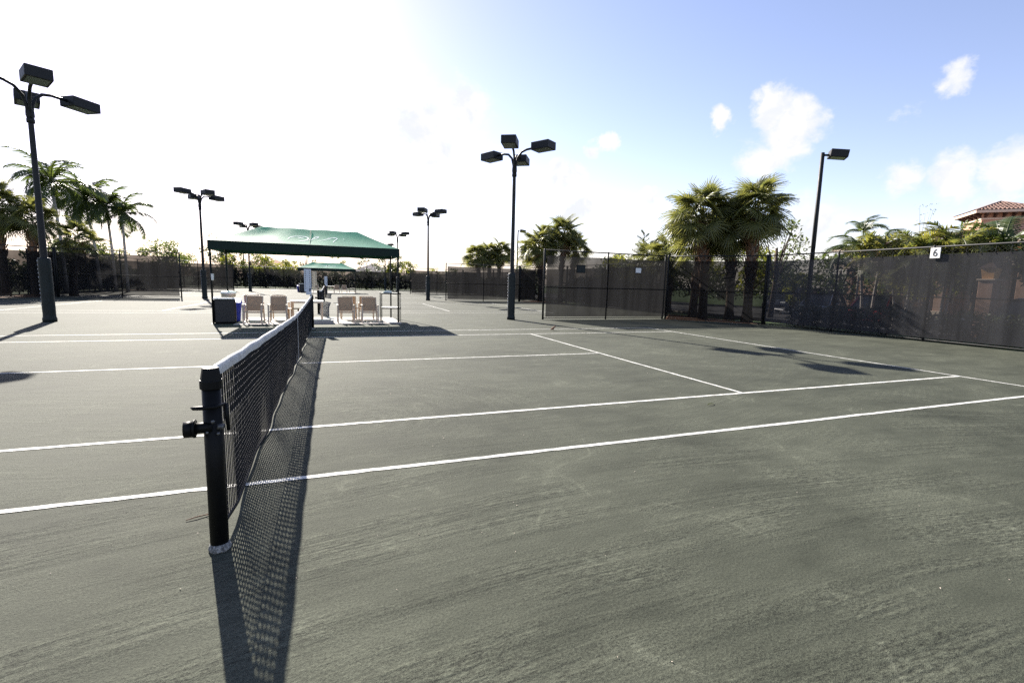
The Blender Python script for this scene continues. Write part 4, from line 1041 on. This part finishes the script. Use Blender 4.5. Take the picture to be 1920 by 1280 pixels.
for y in (10.5,12.5,14.5,16.5,18.5,20.5):
    w_=MB(); w_.box(cx0-.06,cx0-.003,y-.6,y+.6,.9,2.8); wo=w_.build('window',M['trim'],t); MB().box(cx0-.07,cx0-.0605,y-.5,y+.5,1.0,2.7).build('pane',M['glass'],wo)
t=thing('clubhouse_annex','tan annex with red tiled roof at the right picture edge','building',(0,0,-.03))
MB().box(40.0,48,-2,8.0,0,4.0).build('wall',M['stucco'],t); hip_roof(t,40.0,48,-2,8.0,4.1,6.2,M['trim'],M['tile'],.8)
for lb,x0,x1,y0,y1,ze,zr,tm in (('distant house with grey hipped roof right of the far canopy',4.6,13.4,106,116,3.4,5.3,'tile2'),('distant house with orange roof left of the far canopy',-15,-6.2,92,101,3.5,5.4,'tile3')):
    t=thing('house',lb,'house',(0,0,-.03)); MB().box(x0+.6,x1-.6,y0+.6,y1-.6,0,ze).build('wall',M['trim'],t); hip_roof(t,x0+.6,x1-.6,y0+.6,y1-.6,ze+.1,zr,M['trim'],M[tm],.6,False)
    for k in range(3):
        x=x0+1.6+k*2.5; w_=MB(); w_.box(x,x+1.1,y0+.55,y0+.597,1,2.3); wo=w_.build('window',M['white'],t); MB().box(x+.06,x+1.04,y0+.54,y0+.549,1.06,2.24).build('pane',M['glass'],wo)
def lantern_pillar(label,loc,h,lit=True):
    t=thing('lantern_pillar',label,'lamp',loc,0,'lantern pillars before the clubhouse')
    MB().cbox(-.22,.22,-.22,.22,0,h-.55,.02).build('pillar',M['stucco'],t); MB().cbox(-.27,.27,-.27,.27,h-.549,h-.49,.01).build('pillar_cap',M['trim'],t)
    l=MB(); l.hexa([(-.16,-.16,h-.489),(.16,-.16,h-.489),(.16,.16,h-.489),(-.16,.16,h-.489),(-.21,-.21,h-.1),(.21,-.21,h-.1),(.21,.21,h-.1),(-.21,.21,h-.1)]); l.build('lantern_glass',M['amber'],t)
    MB().hexa([(-.26,-.26,h-.099),(.26,-.26,h-.099),(.26,.26,h-.099),(-.26,.26,h-.099),(-.05,-.05,h+.1),(.05,-.05,h+.1),(.05,.05,h+.1),(-.05,.05,h+.1)]).build('lantern_roof',M['darkbr'],t)
lantern_pillar('stucco pillar with amber lantern seen through the fence, right of number 6',(23.0,6.1,-.02),2.65)
t=thing('direction_sign','tan board sign on a post seen through the fence below number 6','sign',(29.6,12.8,-.02))
MB().bar((0,0,0),(0,0,2.0),.12,.12).build('sign_post',M['darkbr'],t); MB().cbox(-.06,.06,-.45,.45,2.0,2.7,.02).build('sign_board',M['stucco'],t)

# ------------------------------------------------------------------ cars
def car(label, loc, rz, L, W, H, m, suv=False):
    t=thing('parked_car',label,'car',loc,rz,'cars in the parking lot')
    hb=H*.56; hw=W/2
    prof=[(-.5,.30,.30),(-.485,.52,.62),(-.46,.80,.86),(-.30,.97,.97),(-.18,1.0,1.0),(.1,1.0,1.0),(.30,.98,.98),(.45,.88,.90),(.49,.66,.74),(.5,.40,.40)]
    b=MB(); nr=10
    for (q,hh,ww) in prof:
        x=q*L; zt=hb*(.35+.65*hh); w_=hw*(.80+.20*ww); z0=.20+.06*(abs(q)>.44)
        ring=[(-w_*.9,z0),(-w_,z0+.12),(-w_,zt*.72),(-w_*.93,zt-.04),(-w_*.80,zt),(w_*.80,zt),(w_*.93,zt-.04),(w_,zt*.72),(w_,z0+.12),(w_*.9,z0)]
        b.v+=[(x,y,z) for y,z in ring]
    for i in range(len(prof)-1):
        for j in range(nr): jj=(j+1)%nr; a=i*nr; b.f.append((a+j,a+jj,a+nr+jj,a+nr+j))
    b.f.append(tuple(range(nr))); e=(len(prof)-1)*nr; b.f.append(tuple(range(e,e+nr))[::-1])
    b.build('body',m,t,True)
    xs=[(-.49 if suv else -.40,hb-.03,.82),(-.40 if suv else -.24,H-.02,.70),(.0,H,.70),(.12,H-.04,.69),(.28,hb-.02,.80)]
    g=MB()
    for q,z,w_ in xs: g.v+=[(q*L,-hw*w_,z),(q*L,hw*w_,z),(q*L,hw*.86,hb-.05),(q*L,-hw*.86,hb-.05)]
    for i in range(4):
        for j in range(4): jj=(j+1)%4; a=i*4; g.f.append((a+j,a+4+j,a+4+jj,a+jj))
    g.f.append((0,1,2,3)); g.f.append((19,18,17,16)); g.build('window_glass',M['glass'],t)
    rf=MB(); ra=[(xs[1][0]*L-.03,-hw*.70,H-.015),(xs[1][0]*L-.03,hw*.70,H-.015),(.125*L,hw*.69,H-.035),(.125*L,-hw*.69,H-.035)]
    rf.hexa([(p[0],p[1],p[2]) for p in ra]+[(p[0]*.97,p[1]*.93,p[2]+.035) for p in ra])
    for sg in (-1,1):
        rf.bar((xs[1][0]*L,sg*hw*.705,H-.02),(xs[0][0]*L,sg*hw*.83,hb-.02),.07,.05); rf.bar((.125*L,sg*hw*.695,H-.04),(.285*L,sg*hw*.81,hb-.02),.05,.05); rf.bar((-.06*L,sg*hw*.71,H-.02),(-.06*L,sg*hw*.865,hb-.03),.06,.03)
    rf.build('roof',m,t)
    for x in (-.31*L,.31*L):
        for sg in (-1,1):
            wo=MB().tube([(x,sg*(hw-.20),.33),(x,sg*(hw+.01),.33)],.33,20).build('wheel',M['tyre'],t,False); MB().tube([(x,sg*(hw+.005),.33),(x,sg*(hw+.02),.33)],.21,14).build('rim',M['rim'],wo)
    for sg in (-1,1):
        MB().cbox(.468*L,.492*L,sg*hw*.66-.18,sg*hw*.66+.18,hb*.66,hb*.82,.02).build('headlight',M['headl'],t)
        MB().cbox(-.492*L,-.468*L,sg*hw*.68-.17,sg*hw*.68+.17,hb*.70,hb*.90,.02).build('taillight',M['redl'],t)
        MB().cbox(.17*L,.21*L,sg*(hw+.09)-.09,sg*(hw+.09)+.09,hb-.04,hb+.12,.02).build('mirror',m,t)
    MB().cbox(-.505*L,-.499*L,-.26,.26,hb*.55,hb*.68,.002).build('number_plate',M['white'],t)
car('silver sedan parked beyond the fence, left of the dark cars',(27.6,15.6,-.02),R(200),4.6,1.8,1.42,M['carsil'])
car('tall dark suv parked behind the left end of the long fence',(30.5,19.6,-.02),R(185),4.7,1.9,1.75,M['cardk'],True)
car('dark maroon sedan with red tail lights behind the low hedge',(26.2,11.4,-.02),R(10),4.6,1.8,1.42,M['carred'])
car('large blue-grey sedan parked close behind the fence, right of number 6',(24.3,5.0,-.02),R(95),4.8,1.85,1.5,M['carbl'])

# ------------------------------------------------------------------ small things
t=thing('bird','small brown dove standing on the far sideline','bird',(7.6,10.45,0),R(20))
b=MB(); b.tube([(.085,0,.135),(.07,0,.14),(.045,0,.135),(.03,0,.12),(0,0,.095),(-.04,0,.08),(-.08,0,.066),(-.13,0,.05),(-.15,0,.045)],[.002,.018,.021,.018,.036,.04,.028,.016,.008],10); b.build('body',M['bird'],t,True)
b=MB(); b.tube([(.085,0,.137),(.108,0,.130)],[.006,.001],6); b.build('beak',M['ink'],t)
for sg in (-1,1): MB().tube([(-.01,sg*.015,.06),(0,sg*.018,0.0)],.004,5).build('leg',M['boot'],t)
b=MB(); n=8
for i in range(n+1):
    q=i/n; w_=.010*sin(pi*q)**.7+.001; b.v+=[(q*.13-.065,w_,.012+.012*sin(q*pi)),(q*.13-.065,0,.006+.012*sin(q*pi)),(q*.13-.065,-w_,.012+.012*sin(q*pi))]
for i in range(n): a=i*3; b.f+=[(a,a+1,a+4,a+3),(a+1,a+2,a+5,a+4)]
o=tag(b.build('fallen_leaf',M['leafy'],loc=(5.37,.94,0)),'yellow-green leaf lying between the two near sidelines','leaf'); o.rotation_euler=(0,0,.2)
b=MB(); b.tube([(-.07,-.03,.008),(-.02,-.01,.012),(.03,.01,.01),(.075,.045,.008)],[.003,.004,.004,.002],5); b.tube([(.03,.01,.01),(.05,-.01,.014)],[.003,.001],5)
tag(b.build('twig',M['twig'],loc=(-.20,-.47,0)),'dry forked twig on the clay left of the near post shadow','twig')
b=MB(); r_=random.Random(77)
for _ in range(420):
    x,y=r_.uniform(-5,9),r_.uniform(-2.8,6); s_=r_.uniform(.003,.008)
    v=[V((r_.uniform(-1,1),r_.uniform(-1,1),r_.uniform(0,.8)))*s_+V((x,y,.003)) for _ in range(4)]
    b.add(v,[(0,1,2),(0,2,3),(0,3,1),(1,3,2)])
b.build('court_debris',mat('pale_debris',(.42,.36,.30),.9),kind='stuff')
